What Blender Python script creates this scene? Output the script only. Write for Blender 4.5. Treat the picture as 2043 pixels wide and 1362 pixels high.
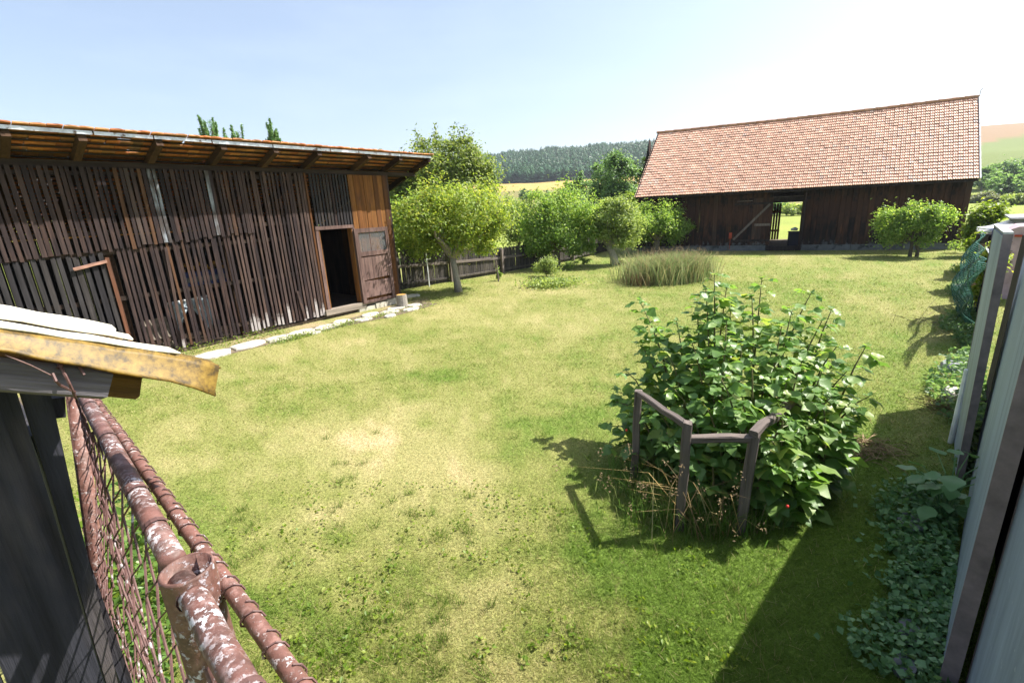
import bpy, math, random
import numpy as np
from mathutils import Vector, Matrix

# ------------------------------------------------------------------ scene, camera, light
sc = bpy.context.scene
COL = sc.collection
for _o in list(bpy.data.objects):
    bpy.data.objects.remove(_o)

H = 2.3                                                  # eye height above the lawn
FPX, PITCH, ROLL = 928.82, math.radians(15.8154), math.radians(-2.9232)
IMW, IMH = 2043.0, 1362.0
_fw = np.array([0, math.cos(PITCH), -math.sin(PITCH)]); _rt = np.array([1.0, 0, 0]); _dn = np.cross(_fw, _rt)
_c, _s = math.cos(ROLL), math.sin(ROLL)
CR = np.array([[_c, -_s, 0], [_s, _c, 0], [0, 0, 1]]) @ np.array([_rt, _dn, _fw])
cam_d = bpy.data.cameras.new('camera'); cam = bpy.data.objects.new('camera', cam_d); COL.objects.link(cam)
cam_d.sensor_width = 36; cam_d.lens = FPX * 36 / IMW; cam_d.clip_start = 0.05; cam_d.clip_end = 4000
cam.matrix_world = Matrix(((CR[0][0], -CR[1][0], -CR[2][0], 0), (CR[0][1], -CR[1][1], -CR[2][1], 0),
                           (CR[0][2], -CR[1][2], -CR[2][2], H), (0, 0, 0, 1)))
sc.camera = cam

SUN_EL = math.radians(52); SUN_AZ = math.radians(79)     # azimuth clockwise from +Y
SDIR = np.array([math.sin(SUN_AZ) * math.cos(SUN_EL), math.cos(SUN_AZ) * math.cos(SUN_EL), math.sin(SUN_EL)])
world = bpy.data.worlds.new('World'); sc.world = world; world.use_nodes = True
wn = world.node_tree; wn.nodes.clear()
w_out = wn.nodes.new('ShaderNodeOutputWorld'); w_bg = wn.nodes.new('ShaderNodeBackground')
w_sky = wn.nodes.new('ShaderNodeTexSky'); w_sky.sky_type = 'NISHITA'; w_sky.sun_disc = False
w_sky.sun_elevation = SUN_EL; w_sky.sun_rotation = SUN_AZ
w_sky.altitude = 300; w_sky.air_density = 1.0; w_sky.dust_density = 3.0; w_sky.ozone_density = 1.0
w_bg.inputs['Strength'].default_value = 0.092
# thin high cloud, the same all round the sky
w_tc = wn.nodes.new('ShaderNodeTexCoord'); w_map = wn.nodes.new('ShaderNodeMapping'); w_map.inputs['Scale'].default_value = (1.6, 1.6, 7.0)
w_map.inputs['Location'].default_value = (0.37, 0.9, 0.2)
w_no = wn.nodes.new('ShaderNodeTexNoise'); w_no.inputs['Scale'].default_value = 2.0; w_no.inputs['Detail'].default_value = 7; w_no.inputs['Roughness'].default_value = 0.55
w_rp = wn.nodes.new('ShaderNodeValToRGB'); w_rp.color_ramp.elements[0].position = 0.5; w_rp.color_ramp.elements[0].color = (0.1, 0.1, 0.1, 1); w_rp.color_ramp.elements[1].position = 0.78
w_rp.color_ramp.elements[1].color = (0.15, 0.15, 0.15, 1)
w_mx = wn.nodes.new('ShaderNodeMix'); w_mx.data_type = 'RGBA'; w_mx.inputs[7].default_value = (8.0, 8.3, 8.6, 1)
L = wn.links.new
L(w_tc.outputs['Generated'], w_map.inputs['Vector']); L(w_map.outputs[0], w_no.inputs['Vector']); L(w_no.outputs['Fac'], w_rp.inputs['Fac'])
L(w_rp.outputs['Color'], w_mx.inputs[0]); L(w_sky.outputs[0], w_mx.inputs[6]); L(w_mx.outputs[2], w_bg.inputs['Color']); L(w_bg.outputs[0], w_out.inputs['Surface'])

sun_d = bpy.data.lights.new('sun', 'SUN'); sun_d.energy = 5.0; sun_d.angle = math.radians(0.53); sun_d.color = (1.0, 0.95, 0.86)
sun = bpy.data.objects.new('sun', sun_d); COL.objects.link(sun); sun.location = (30, 6, 40)
sun.rotation_euler = Vector(SDIR).to_track_quat('Z', 'Y').to_euler()
sc.view_settings.view_transform = 'Standard'; sc.view_settings.look = 'None'
sc.view_settings.exposure = 1.3; sc.view_settings.gamma = 1.0; sc.view_settings.use_curve_mapping = False
sc.cycles.max_bounces = 7; sc.cycles.diffuse_bounces = 3; sc.cycles.transmission_bounces = 5; sc.cycles.transparent_max_bounces = 8
sc.cycles.caustics_reflective = False; sc.cycles.caustics_refractive = False; sc.cycles.volume_bounces = 0

# ------------------------------------------------------------------ measuring helpers (pixels of the photograph -> places)
def ray(u, v): return CR.T @ np.array([(u - IMW / 2) / FPX, (v - IMH / 2) / FPX, 1.0])
def gz(u, v, z=0.0):
    d = ray(u, v); t = (z - H) / d[2]; return np.array([0, 0, H]) + d * t
def at(u, v, dist):
    d = ray(u, v); d = d / math.hypot(d[0], d[1]); return np.array([0, 0, H]) + d * dist

# ------------------------------------------------------------------ numpy noise
def _hash(ix, iy, seed):
    n = (ix.astype(np.int64) * 374761393 + iy.astype(np.int64) * 668265263 + seed * 1442695041) & 0x7fffffff
    n = ((n ^ (n >> 13)) * 1274126177) & 0x7fffffff
    return ((n ^ (n >> 16)) & 0xffff) / 65535.0
def vnoise(x, y, seed=0):
    ix, iy = np.floor(x), np.floor(y); fx, fy = x - ix, y - iy
    fx = fx * fx * (3 - 2 * fx); fy = fy * fy * (3 - 2 * fy)
    a = _hash(ix, iy, seed); b = _hash(ix + 1, iy, seed); c = _hash(ix, iy + 1, seed); d = _hash(ix + 1, iy + 1, seed)
    return (a * (1 - fx) + b * fx) * (1 - fy) + (c * (1 - fx) + d * fx) * fy
def fbm(x, y, seed=0, octv=4):
    s = 0; a = 0.5; t = 0
    for i in range(octv):
        s = s + a * vnoise(x * 2 ** i + i * 17.3, y * 2 ** i - i * 9.1, seed + i); t += a; a *= 0.5
    return s / t
def sstep(a, b, x):
    t = np.clip((x - a) / (b - a), 0, 1); return t * t * (3 - 2 * t)

# ------------------------------------------------------------------ objects
def tag(o, label=None, cat=None, group=None, kind=None):
    if label: o['label'] = label
    if cat: o['category'] = cat
    if group: o['group'] = group
    if kind: o['kind'] = kind
    return o
def empty(name, loc=(0, 0, 0), rz=0.0):
    o = bpy.data.objects.new(name, None); COL.objects.link(o); o.location = [float(v) for v in loc]; o.rotation_euler = (0, 0, rz)
    o.empty_display_size = 0.2; return o
def link(name, me, mat=None, parent=None, loc=None, rot=None, scale=None):
    o = bpy.data.objects.new(name, me); COL.objects.link(o)
    if mat is not None and len(me.materials) == 0: me.materials.append(mat)
    if parent is not None: o.parent = parent
    if loc is not None: o.location = [float(v) for v in loc]
    if rot is not None: o.rotation_euler = rot
    if scale is not None: o.scale = scale
    return o
def nmesh(name, V, F, col=None, smooth=False):
    V = np.asarray(V, np.float32); F = np.asarray(F, np.int32); k = F.shape[1]
    me = bpy.data.meshes.new(name); me.vertices.add(len(V)); me.vertices.foreach_set('co', V.ravel())
    me.loops.add(F.size); me.loops.foreach_set('vertex_index', F.ravel())
    me.polygons.add(len(F)); me.polygons.foreach_set('loop_start', np.arange(0, F.size, k, dtype=np.int32))
    try: me.polygons.foreach_set('loop_total', np.full(len(F), k, np.int32))
    except Exception: pass
    me.update(calc_edges=True)
    if smooth: me.polygons.foreach_set('use_smooth', np.ones(len(F), bool))
    if col is not None:
        a = me.color_attributes.new('col', 'FLOAT_COLOR', 'POINT')
        c = np.ones((len(V), 4), np.float32); c[:, :3] = col; a.data.foreach_set('color', c.ravel())
    me.validate(); return me

class MB:
    """collects shapes, then makes ONE mesh"""
    def __init__(s): s.v = []; s.f = []
    def add(s, vs, fs):
        b = len(s.v); s.v += [tuple(float(c) for c in p) for p in vs]; s.f += [tuple(i + b for i in f) for f in fs]; return s
    def box(s, x0, x1, y0, y1, z0, z1):
        return s.add([(x0, y0, z0), (x1, y0, z0), (x1, y1, z0), (x0, y1, z0), (x0, y0, z1), (x1, y0, z1), (x1, y1, z1), (x0, y1, z1)],
                     [(0, 3, 2, 1), (4, 5, 6, 7), (0, 1, 5, 4), (1, 2, 6, 5), (2, 3, 7, 6), (3, 0, 4, 7)])
    def beam(s, p, q, w, h, up=(0, 0, 1), w2=None, h2=None):
        p = Vector(p); q = Vector(q); d = (q - p).normalized(); up = Vector(up); r = d.cross(up).normalized(); u = r.cross(d)
        w2 = w if w2 is None else w2; h2 = h if h2 is None else h2; vs = []
        for c, a, b in ((p, w, h), (q, w2, h2)):
            for i, j in ((-1, -1), (1, -1), (1, 1), (-1, 1)): vs.append(c + r * (i * a / 2) + u * (j * b / 2))
        return s.add(vs, [(0, 1, 2, 3), (7, 6, 5, 4), (0, 4, 5, 1), (1, 5, 6, 2), (2, 6, 7, 3), (3, 7, 4, 0)])
    def tube(s, pts, rad, n=8, caps=True):
        pts = [Vector(p) for p in pts]; m = len(pts); rad = rad if hasattr(rad, '__len__') else [rad] * m
        b = len(s.v); prev = None
        for i, p in enumerate(pts):
            d = (pts[min(i + 1, m - 1)] - pts[max(i - 1, 0)]).normalized()
            if prev is None:
                a = Vector((0, 0, 1)) if abs(d.z) < 0.9 else Vector((1, 0, 0)); x = d.cross(a).normalized()
            else: x = (prev - d * prev.dot(d)).normalized()
            prev = x; y = d.cross(x)
            for k in range(n):
                t = 2 * math.pi * k / n; s.v.append(tuple(p + (x * math.cos(t) + y * math.sin(t)) * rad[i]))
        for i in range(m - 1):
            for k in range(n):
                s.f.append((b + i * n + k, b + i * n + (k + 1) % n, b + (i + 1) * n + (k + 1) % n, b + (i + 1) * n + k))
        if caps:
            s.f.append(tuple(b + k for k in reversed(range(n)))); s.f.append(tuple(b + (m - 1) * n + k for k in range(n)))
        return s
    def mesh(s, name, smooth=False):
        me = bpy.data.meshes.new(name); me.from_pydata(s.v, [], s.f); me.update()
        if smooth: me.polygons.foreach_set('use_smooth', [True] * len(me.polygons))
        return me
    def build(s, name, mat, parent=None, loc=None, rot=None, smooth=False): return link(name, s.mesh(name, smooth), mat, parent, loc, rot)

# ------------------------------------------------------------------ materials
def newmat(name):
    m = bpy.data.materials.new(name); m.use_nodes = True; nt = m.node_tree; nt.nodes.clear()
    out = nt.nodes.new('ShaderNodeOutputMaterial'); return m, nt, out
def N(nt, t, **kw):
    n = nt.nodes.new(t)
    for k, v in kw.items():
        if k in n.inputs: n.inputs[k].default_value = v
        else: setattr(n, k, v)
    return n
def ramp(nt, stops):
    r = nt.nodes.new('ShaderNodeValToRGB'); e = r.color_ramp.elements
    while len(e) > 1: e.remove(e[-1])
    e[0].position = stops[0][0]; e[0].color = (*stops[0][1], 1)
    for p, c in stops[1:]:
        x = e.new(p); x.color = (*c, 1)
    return r
def mixc(nt, fac, a, b, blend='MIX'):
    m = nt.nodes.new('ShaderNodeMix'); m.data_type = 'RGBA'; m.blend_type = blend
    for sock, v in ((m.inputs[0], fac), (m.inputs[6], a), (m.inputs[7], b)):
        if hasattr(v, 'is_linked') or hasattr(v, 'links'): nt.links.new(v, sock)
        elif isinstance(v, (tuple, list)): sock.default_value = (*v, 1) if len(v) == 3 else v
        else: sock.default_value = v
    return m.outputs[2]
def objcoord(nt, scale, rnd=True):
    tc = N(nt, 'ShaderNodeTexCoord'); oi = N(nt, 'ShaderNodeObjectInfo')
    mp = N(nt, 'ShaderNodeMapping'); mp.inputs['Scale'].default_value = scale
    if rnd:
        mu = N(nt, 'ShaderNodeMath', operation='MULTIPLY'); mu.inputs[1].default_value = 57.3; nt.links.new(oi.outputs['Random'], mu.inputs[0])
        va = N(nt, 'ShaderNodeVectorMath', operation='ADD'); nt.links.new(tc.outputs['Object'], va.inputs[0]); nt.links.new(mu.outputs[0], va.inputs[1])
        nt.links.new(va.outputs[0], mp.inputs['Vector'])
    else: nt.links.new(tc.outputs['Object'], mp.inputs['Vector'])
    return mp.outputs[0], oi.outputs['Random'], tc.outputs['Object']

def wood(name, tones, axis=2, grain=26, rough=0.85, bump=0.5, patch=None, patch_amt=0.5, knots=True):
    """weathered wood: grain along one local axis, tint per piece, blotches; patch = colour of paler / orange wear"""
    m, nt, out = newmat(name); lk = nt.links.new
    s = [grain] * 3; s[axis] = grain * 0.05
    co, rnd, oc = objcoord(nt, s)
    n1 = N(nt, 'ShaderNodeTexNoise', Scale=1.0, Detail=6.0, Roughness=0.65); lk(co, n1.inputs['Vector'])
    s2 = [5.0] * 3; s2[axis] = 1.6
    co2, _, _ = objcoord(nt, s2)
    n2 = N(nt, 'ShaderNodeTexNoise', Scale=1.0, Detail=4.0, Roughness=0.6); lk(co2, n2.inputs['Vector'])
    tint = ramp(nt, tones); lk(rnd, tint.inputs['Fac'])
    gr = ramp(nt, [(0.25, (0.35, 0.33, 0.32)), (0.5, (0.95, 0.95, 0.95)), (0.75, (1.5, 1.45, 1.4))]); lk(n1.outputs['Fac'], gr.inputs['Fac'])
    c = mixc(nt, 1.0, tint.outputs['Color'], gr.outputs['Color'], 'MULTIPLY')
    if patch:
        pr = ramp(nt, [(0.48, (0, 0, 0)), (0.72, (patch_amt,) * 3)]); lk(n2.outputs['Fac'], pr.inputs['Fac'])
        pc = mixc(nt, 1.0, patch, gr.outputs['Color'], 'MULTIPLY')
        c = mixc(nt, pr.outputs['Color'], c, pc)
    bl = ramp(nt, [(0.3, (0.6, 0.6, 0.6)), (0.65, (1.15, 1.15, 1.15))]); lk(n2.outputs['Fac'], bl.inputs['Fac'])
    c = mixc(nt, 0.8, c, bl.outputs['Color'], 'MULTIPLY')
    b = N(nt, 'ShaderNodeBsdfPrincipled', Roughness=rough); b.inputs['Specular IOR Level'].default_value = 0.2; lk(c, b.inputs['Base Color'])
    bp = N(nt, 'ShaderNodeBump', Strength=bump, Distance=0.01); lk(n1.outputs['Fac'], bp.inputs['Height']); lk(bp.outputs[0], b.inputs['Normal'])
    lk(b.outputs[0], out.inputs['Surface']); return m

def plain(name, tones, scale=6, rough=0.8, bump=0.3, metallic=0.0, spot=None, spot_at=(0.55, 0.62), spot_scale=14, spec=0.4, isl=False, dist=0.01):
    """stone, plaster, painted metal: tint per piece + two noises; spot = second layer (rust, peeled paint, lichen)"""
    m, nt, out = newmat(name); lk = nt.links.new
    co, rnd, _ = objcoord(nt, scale if isinstance(scale, tuple) else (scale,) * 3)
    n1 = N(nt, 'ShaderNodeTexNoise', Scale=1.0, Detail=8.0, Roughness=0.65); lk(co, n1.inputs['Vector'])
    if isl: rnd = N(nt, 'ShaderNodeNewGeometry').outputs['Random Per Island']
    tint = ramp(nt, tones); lk(rnd, tint.inputs['Fac'])
    gr = ramp(nt, [(0.28, (0.62, 0.62, 0.62)), (0.7, (1.3, 1.3, 1.3))]); lk(n1.outputs['Fac'], gr.inputs['Fac'])
    c = mixc(nt, 1.0, tint.outputs['Color'], gr.outputs['Color'], 'MULTIPLY')
    h = n1.outputs['Fac']
    if spot:
        co2, _, _ = objcoord(nt, (spot_scale,) * 3)
        n2 = N(nt, 'ShaderNodeTexNoise', Scale=1.0, Detail=6.0, Roughness=0.6); lk(co2, n2.inputs['Vector'])
        pr = ramp(nt, [(spot_at[0], (0, 0, 0)), (spot_at[1], (1, 1, 1))]); lk(n2.outputs['Fac'], pr.inputs['Fac'])
        c = mixc(nt, pr.outputs['Color'], c, spot)
        ad = N(nt, 'ShaderNodeMath', operation='ADD'); lk(n1.outputs['Fac'], ad.inputs[0]); lk(pr.outputs['Color'], ad.inputs[1]); h = ad.outputs[0]
    b = N(nt, 'ShaderNodeBsdfPrincipled', Roughness=rough, Metallic=metallic); b.inputs['Specular IOR Level'].default_value = spec; lk(c, b.inputs['Base Color'])
    bp = N(nt, 'ShaderNodeBump', Strength=bump, Distance=dist); lk(h, bp.inputs['Height']); lk(bp.outputs[0], b.inputs['Normal'])
    lk(b.outputs[0], out.inputs['Surface']); return m

def leafmat(name, tones, trans=0.35, rough=0.45, spec=0.4, tcol=(1.25, 1.2, 0.6), per='island', bump=0.0):
    m, nt, out = newmat(name); lk = nt.links.new
    g = N(nt, 'ShaderNodeNewGeometry'); oi = N(nt, 'ShaderNodeObjectInfo')
    rp = ramp(nt, tones); lk(g.outputs['Random Per Island'] if per == 'island' else oi.outputs['Random'], rp.inputs['Fac'])
    c = rp.outputs['Color']
    b = N(nt, 'ShaderNodeBsdfPrincipled', Roughness=rough); b.inputs['Specular IOR Level'].default_value = spec; lk(c, b.inputs['Base Color'])
    if bump:
        tc = N(nt, 'ShaderNodeTexCoord'); w = N(nt, 'ShaderNodeTexNoise', Scale=60.0, Detail=2.0); lk(tc.outputs['Object'], w.inputs['Vector'])
        bp = N(nt, 'ShaderNodeBump', Strength=bump, Distance=0.004); lk(w.outputs['Fac'], bp.inputs['Height']); lk(bp.outputs[0], b.inputs['Normal'])
    t = N(nt, 'ShaderNodeBsdfTranslucent'); tc2 = mixc(nt, 1.0, c, tcol, 'MULTIPLY'); lk(tc2, t.inputs['Color'])
    mx = N(nt, 'ShaderNodeMixShader'); mx.inputs[0].default_value = trans; lk(b.outputs[0], mx.inputs[1]); lk(t.outputs[0], mx.inputs[2])
    lk(mx.outputs[0], out.inputs['Surface']); return m

def attrmat(name, trans=0.0, rough=0.9, fine=None, bump=0.0, isl=0.0):
    """colour from the 'col' attribute of the mesh, with fine noise"""
    m, nt, out = newmat(name); lk = nt.links.new
    a = N(nt, 'ShaderNodeAttribute', attribute_name='col'); c = a.outputs['Color']
    b = N(nt, 'ShaderNodeBsdfPrincipled', Roughness=rough); b.inputs['Specular IOR Level'].default_value = 0.2
    if fine:
        tc = N(nt, 'ShaderNodeTexCoord'); n1 = N(nt, 'ShaderNodeTexNoise', Scale=fine, Detail=8.0, Roughness=0.7); lk(tc.outputs['Object'], n1.inputs['Vector'])
        gr = ramp(nt, [(0.3, (0.45, 0.5, 0.45)), (0.7, (1.5, 1.45, 1.5))]); lk(n1.outputs['Fac'], gr.inputs['Fac']); c = mixc(nt, 1.0, c, gr.outputs['Color'], 'MULTIPLY')
        bp = N(nt, 'ShaderNodeBump', Strength=bump, Distance=0.03); lk(n1.outputs['Fac'], bp.inputs['Height']); lk(bp.outputs[0], b.inputs['Normal'])
    if isl:
        g = N(nt, 'ShaderNodeNewGeometry'); gr = ramp(nt, [(0, (1 - isl,) * 3), (1, (1 + isl,) * 3)]); lk(g.outputs['Random Per Island'], gr.inputs['Fac'])
        c = mixc(nt, 1.0, c, gr.outputs['Color'], 'MULTIPLY')
    lk(c, b.inputs['Base Color'])
    if trans:
        t = N(nt, 'ShaderNodeBsdfTranslucent'); lk(c, t.inputs['Color'])
        mx = N(nt, 'ShaderNodeMixShader'); mx.inputs[0].default_value = trans; lk(b.outputs[0], mx.inputs[1]); lk(t.outputs[0], mx.inputs[2]); lk(mx.outputs[0], out.inputs['Surface'])
    else: lk(b.outputs[0], out.inputs['Surface'])
    return m

M = {}
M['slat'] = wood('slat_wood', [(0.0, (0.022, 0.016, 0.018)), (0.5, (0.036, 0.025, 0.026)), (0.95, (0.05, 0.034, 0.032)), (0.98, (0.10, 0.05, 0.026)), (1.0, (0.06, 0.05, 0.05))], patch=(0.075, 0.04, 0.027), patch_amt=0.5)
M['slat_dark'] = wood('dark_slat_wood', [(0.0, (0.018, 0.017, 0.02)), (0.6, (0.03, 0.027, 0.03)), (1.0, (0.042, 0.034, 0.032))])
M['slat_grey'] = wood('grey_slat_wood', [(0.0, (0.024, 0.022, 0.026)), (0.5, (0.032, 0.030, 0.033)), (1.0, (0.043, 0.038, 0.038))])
M['slat_white'] = wood('peeling_white_slat', [(0.0, (0.06, 0.05, 0.05)), (1.0, (0.08, 0.07, 0.07))], patch=(0.3, 0.34, 0.4), patch_amt=1.0)
M['board_orange'] = wood('orange_board', [(0.0, (0.10, 0.042, 0.016)), (0.5, (0.17, 0.068, 0.02)), (1.0, (0.25, 0.11, 0.032))], grain=16, patch=(0.05, 0.025, 0.014), patch_amt=0.9)
M['beam'] = wood('roof_timber', [(0.0, (0.04, 0.022, 0.014)), (1.0, (0.075, 0.042, 0.025))], axis=1, grain=20)
M['beam_x'] = wood('long_timber', [(0.0, (0.035, 0.024, 0.02)), (1.0, (0.06, 0.04, 0.03))], axis=0, grain=20)
M['door'] = wood('door_paint', [(0.0, (0.12, 0.075, 0.066)), (1.0, (0.15, 0.095, 0.085))], grain=22, patch=(0.2, 0.14, 0.12), patch_amt=0.4)
M['sill'] = wood('pale_sill', [(0.0, (0.23, 0.2, 0.16)), (1.0, (0.28, 0.24, 0.2))], axis=0, grain=18, patch=(0.1, 0.08, 0.06))
M['tile_old'] = plain('old_roof_tile', [(0.0, (0.324, 0.116, 0.045)), (0.3, (0.486, 0.165, 0.060)), (0.6, (0.324, 0.165, 0.083)), (0.85, (0.608, 0.248, 0.090)), (1.0, (0.223, 0.132, 0.090))], scale=9, rough=0.9)
M['tile'] = plain('clay_roof_tile', [(0.0, (0.48, 0.255, 0.17)), (0.5, (0.52, 0.29, 0.20)), (0.94, (0.55, 0.325, 0.235)), (0.98, (0.54, 0.39, 0.31)), (1.0, (0.33, 0.22, 0.19))], scale=3, rough=0.55, spec=0.5)
M['tile_old_j'] = plain('old_roof_tile_rows', [(0.0, (0.324, 0.116, 0.045)), (0.3, (0.486, 0.165, 0.060)), (0.6, (0.324, 0.165, 0.083)), (0.85, (0.608, 0.248, 0.090)), (1.0, (0.223, 0.132, 0.090))], scale=9, rough=0.9, isl=True)
M['tile_j'] = plain('clay_roof_tile_rows', [(0.0, (0.48, 0.255, 0.17)), (0.5, (0.52, 0.29, 0.20)), (0.94, (0.55, 0.325, 0.235)), (0.98, (0.54, 0.39, 0.31)), (1.0, (0.33, 0.22, 0.19))], scale=3, rough=0.55, spec=0.5, isl=True)
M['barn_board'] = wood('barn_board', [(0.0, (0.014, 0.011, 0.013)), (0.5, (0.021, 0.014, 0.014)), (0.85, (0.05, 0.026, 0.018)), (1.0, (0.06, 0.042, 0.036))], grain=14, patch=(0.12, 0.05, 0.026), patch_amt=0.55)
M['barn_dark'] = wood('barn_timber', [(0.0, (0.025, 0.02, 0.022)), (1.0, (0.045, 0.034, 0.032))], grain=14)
M['plinth'] = plain('grey_plinth', [(0.0, (0.1, 0.11, 0.12)), (1.0, (0.14, 0.15, 0.16))], scale=4, spot=(0.04, 0.045, 0.05), spot_scale=3)
M['picket'] = wood('picket_wood', [(0.0, (0.04, 0.036, 0.034)), (0.6, (0.07, 0.062, 0.056)), (1.0, (0.11, 0.095, 0.08))], grain=20)
M['oldwood'] = wood('grey_old_wood', [(0.0, (0.13, 0.11, 0.10)), (1.0, (0.19, 0.155, 0.14))], grain=24, bump=0.8)
M['stone'] = plain('pale_stone', [(0.0, (0.36, 0.34, 0.29)), (1.0, (0.5, 0.47, 0.4))], scale=7, bump=0.6, spot=(0.2, 0.2, 0.13), spot_at=(0.58, 0.7), spot_scale=9)
M['greystone'] = plain('grey_flat_stone', [(0.0, (0.16, 0.17, 0.19)), (1.0, (0.24, 0.25, 0.28))], scale=9, bump=0.6, rough=0.5)
M['rust'] = plain('rusty_pipe', [(0.0, (0.125, 0.058, 0.047)), (1.0, (0.14, 0.066, 0.054))], scale=18, rough=0.55, bump=0.5, spot=(0.46, 0.4, 0.41), spot_at=(0.54, 0.61), spot_scale=42, spec=0.45, dist=0.003)
M['rustpost'] = plain('rusty_post', [(0.0, (0.15, 0.07, 0.055)), (1.0, (0.16, 0.075, 0.06))], scale=14, rough=0.6, bump=0.5, spot=(0.45, 0.42, 0.45), spot_at=(0.57, 0.62), spot_scale=40, spec=0.45, dist=0.003)
M['rust2'] = plain('brown_pipe', [(0.0, (0.19, 0.09, 0.072)), (1.0, (0.21, 0.1, 0.08))], scale=16, rough=0.5, bump=0.3, spot=(0.6, 0.58, 0.58), spot_at=(0.62, 0.66), spot_scale=30, dist=0.003)
def pipepaint(name, base, dark, pale, flake, amount, seed):
    """old red paint on pipe: uneven rust, faded pale film, flakes gathered in clusters and along streaks"""
    m, nt, out = newmat(name); lk = nt.links.new
    def nz(sc, det, off):
        tc = N(nt, 'ShaderNodeTexCoord'); mp = N(nt, 'ShaderNodeMapping'); mp.inputs['Location'].default_value = (off, off * .7, off * .3); lk(tc.outputs['Object'], mp.inputs['Vector'])
        n = N(nt, 'ShaderNodeTexNoise', Scale=sc, Detail=det, Roughness=.68); lk(mp.outputs[0], n.inputs['Vector']); return n.outputs['Fac']
    def rp(f, a, b, hi=1.0): r = ramp(nt, [(a, (0, 0, 0)), (b, (hi,) * 3)]); lk(f, r.inputs['Fac']); return r.outputs['Color']
    c = mixc(nt, rp(nz(22, 9, seed), .38, .66), dark, base); c = mixc(nt, rp(nz(55, 8, seed + 3), .5, .66, .75), c, pale)
    big = rp(nz(9, 4, seed + 7), .44, .6); fl = rp(nz(75, 10, seed + 11), .62 - amount, .65 - amount); k = mixc(nt, 1.0, big, fl, 'MULTIPLY'); c = mixc(nt, k, c, flake)
    b = N(nt, 'ShaderNodeBsdfPrincipled'); b.inputs['Specular IOR Level'].default_value = .5; lk(c, b.inputs['Base Color'])
    rr = ramp(nt, [(.3, (.35,) * 3), (.7, (.8,) * 3)]); lk(nz(30, 6, seed + 2), rr.inputs['Fac']); lk(rr.outputs['Color'], b.inputs['Roughness'])
    ad = N(nt, 'ShaderNodeMath', operation='ADD'); lk(nz(60, 8, seed + 5), ad.inputs[0]); lk(k, ad.inputs[1]); bp = N(nt, 'ShaderNodeBump', Strength=.6, Distance=.0025); lk(ad.outputs[0], bp.inputs['Height']); lk(bp.outputs[0], b.inputs['Normal'])
    lk(b.outputs[0], out.inputs['Surface']); return m
M['rust'] = pipepaint('rusty_pipe', (.15, .068, .055), (.06, .032, .026), (.27, .18, .165), (.55, .52, .55), .1, 1.3)
M['rustpost'] = pipepaint('rusty_post', (.15, .066, .05), (.065, .032, .024), (.22, .125, .105), (.5, .49, .54), .07, 4.1)
M['rust2'] = pipepaint('brown_pipe', (.19, .085, .066), (.1, .048, .036), (.27, .16, .14), (.55, .5, .5), .05, 8.7)
M['wire'] = plain('rusty_wire', [(0.0, (0.08, 0.042, 0.038)), (1.0, (0.11, 0.056, 0.05))], scale=40, rough=0.6, metallic=0.0, spot=(0.4, 0.36, 0.37), spot_at=(0.6, 0.66), spot_scale=30)
M['bark'] = plain('bark', [(0.0, (0.10, 0.085, 0.07)), (1.0, (0.15, 0.125, 0.10))], scale=24, bump=1.0, rough=0.95)
M['pale_bark'] = plain('pale_bark', [(0.0, (0.24, 0.22, 0.19)), (1.0, (0.28, 0.26, 0.23))], scale=20, bump=1.0, rough=0.95)
M['sheet'] = plain('grey_sheet', [(0.0, (0.27, 0.32, 0.38)), (1.0, (0.3, 0.35, 0.41))], scale=(7, 7, .7), rough=.6, bump=.15, spot=(0.42, 0.46, 0.5), spot_at=(0.66, 0.72), spot_scale=22)
M['brownframe'] = plain('brown_frame', [(0.0, (0.2, 0.16, 0.165)), (1.0, (0.23, 0.185, 0.19))], scale=8, rough=0.55, bump=0.2)
M['blacksheet'] = plain('black_sheet', [(0.0, (0.016, 0.02, 0.024)), (1.0, (0.02, 0.026, 0.03))], scale=6, rough=0.8, bump=0.1, spec=0.0)
M['white'] = plain('white_plastic', [(0.0, (0.75, 0.77, 0.8)), (1.0, (0.8, 0.8, 0.82))], scale=4, rough=0.4, bump=0.05)
M['blue'] = plain('blue_sheeting', [(0.0, (0.02, 0.03, 0.12)), (1.0, (0.03, 0.05, 0.2))], scale=5, rough=0.4)
M['paleblue'] = plain('pale_blue_sheeting', [(0.0, (0.3, 0.38, 0.45)), (1.0, (0.4, 0.48, 0.55))], scale=3, rough=0.5)
M['pinkmetal'] = plain('faded_pink_metal', [(0.0, (0.42, 0.3, 0.33)), (1.0, (0.46, 0.33, 0.36))], scale=3, rough=0.35, spot=(0.4, 0.1, 0.09), spot_at=(0.6, 0.7), spot_scale=3)
M['redpaint'] = plain('red_paint', [(0.0, (0.35, 0.05, 0.02)), (1.0, (0.38, 0.06, 0.025))], scale=5)
M['earth'] = plain('bare_earth', [(0.0, (0.13, 0.10, 0.07)), (1.0, (0.13, 0.10, 0.07))], scale=6, bump=0.8, rough=1.0)
M['greennet'] = leafmat('green_netting', [(0.0, (0.05, 0.16, 0.13)), (1.0, (0.10, 0.26, 0.22))], trans=0.3)
M['metalstrip'] = plain('metal_drip_edge', [(0.0, (0.5, 0.52, 0.56)), (1.0, (0.56, 0.57, 0.6))], scale=10, rough=0.35, metallic=0.5, spot=(0.12, 0.08, 0.06), spot_at=(0.6, 0.66), spot_scale=7)
M['oldwood_x'] = wood('grey_old_rail', [(0.0, (0.12, 0.10, 0.095)), (1.0, (0.18, 0.15, 0.135))], axis=0, grain=26, bump=1.0, patch=(0.07, 0.058, 0.052), patch_amt=.8)
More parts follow.
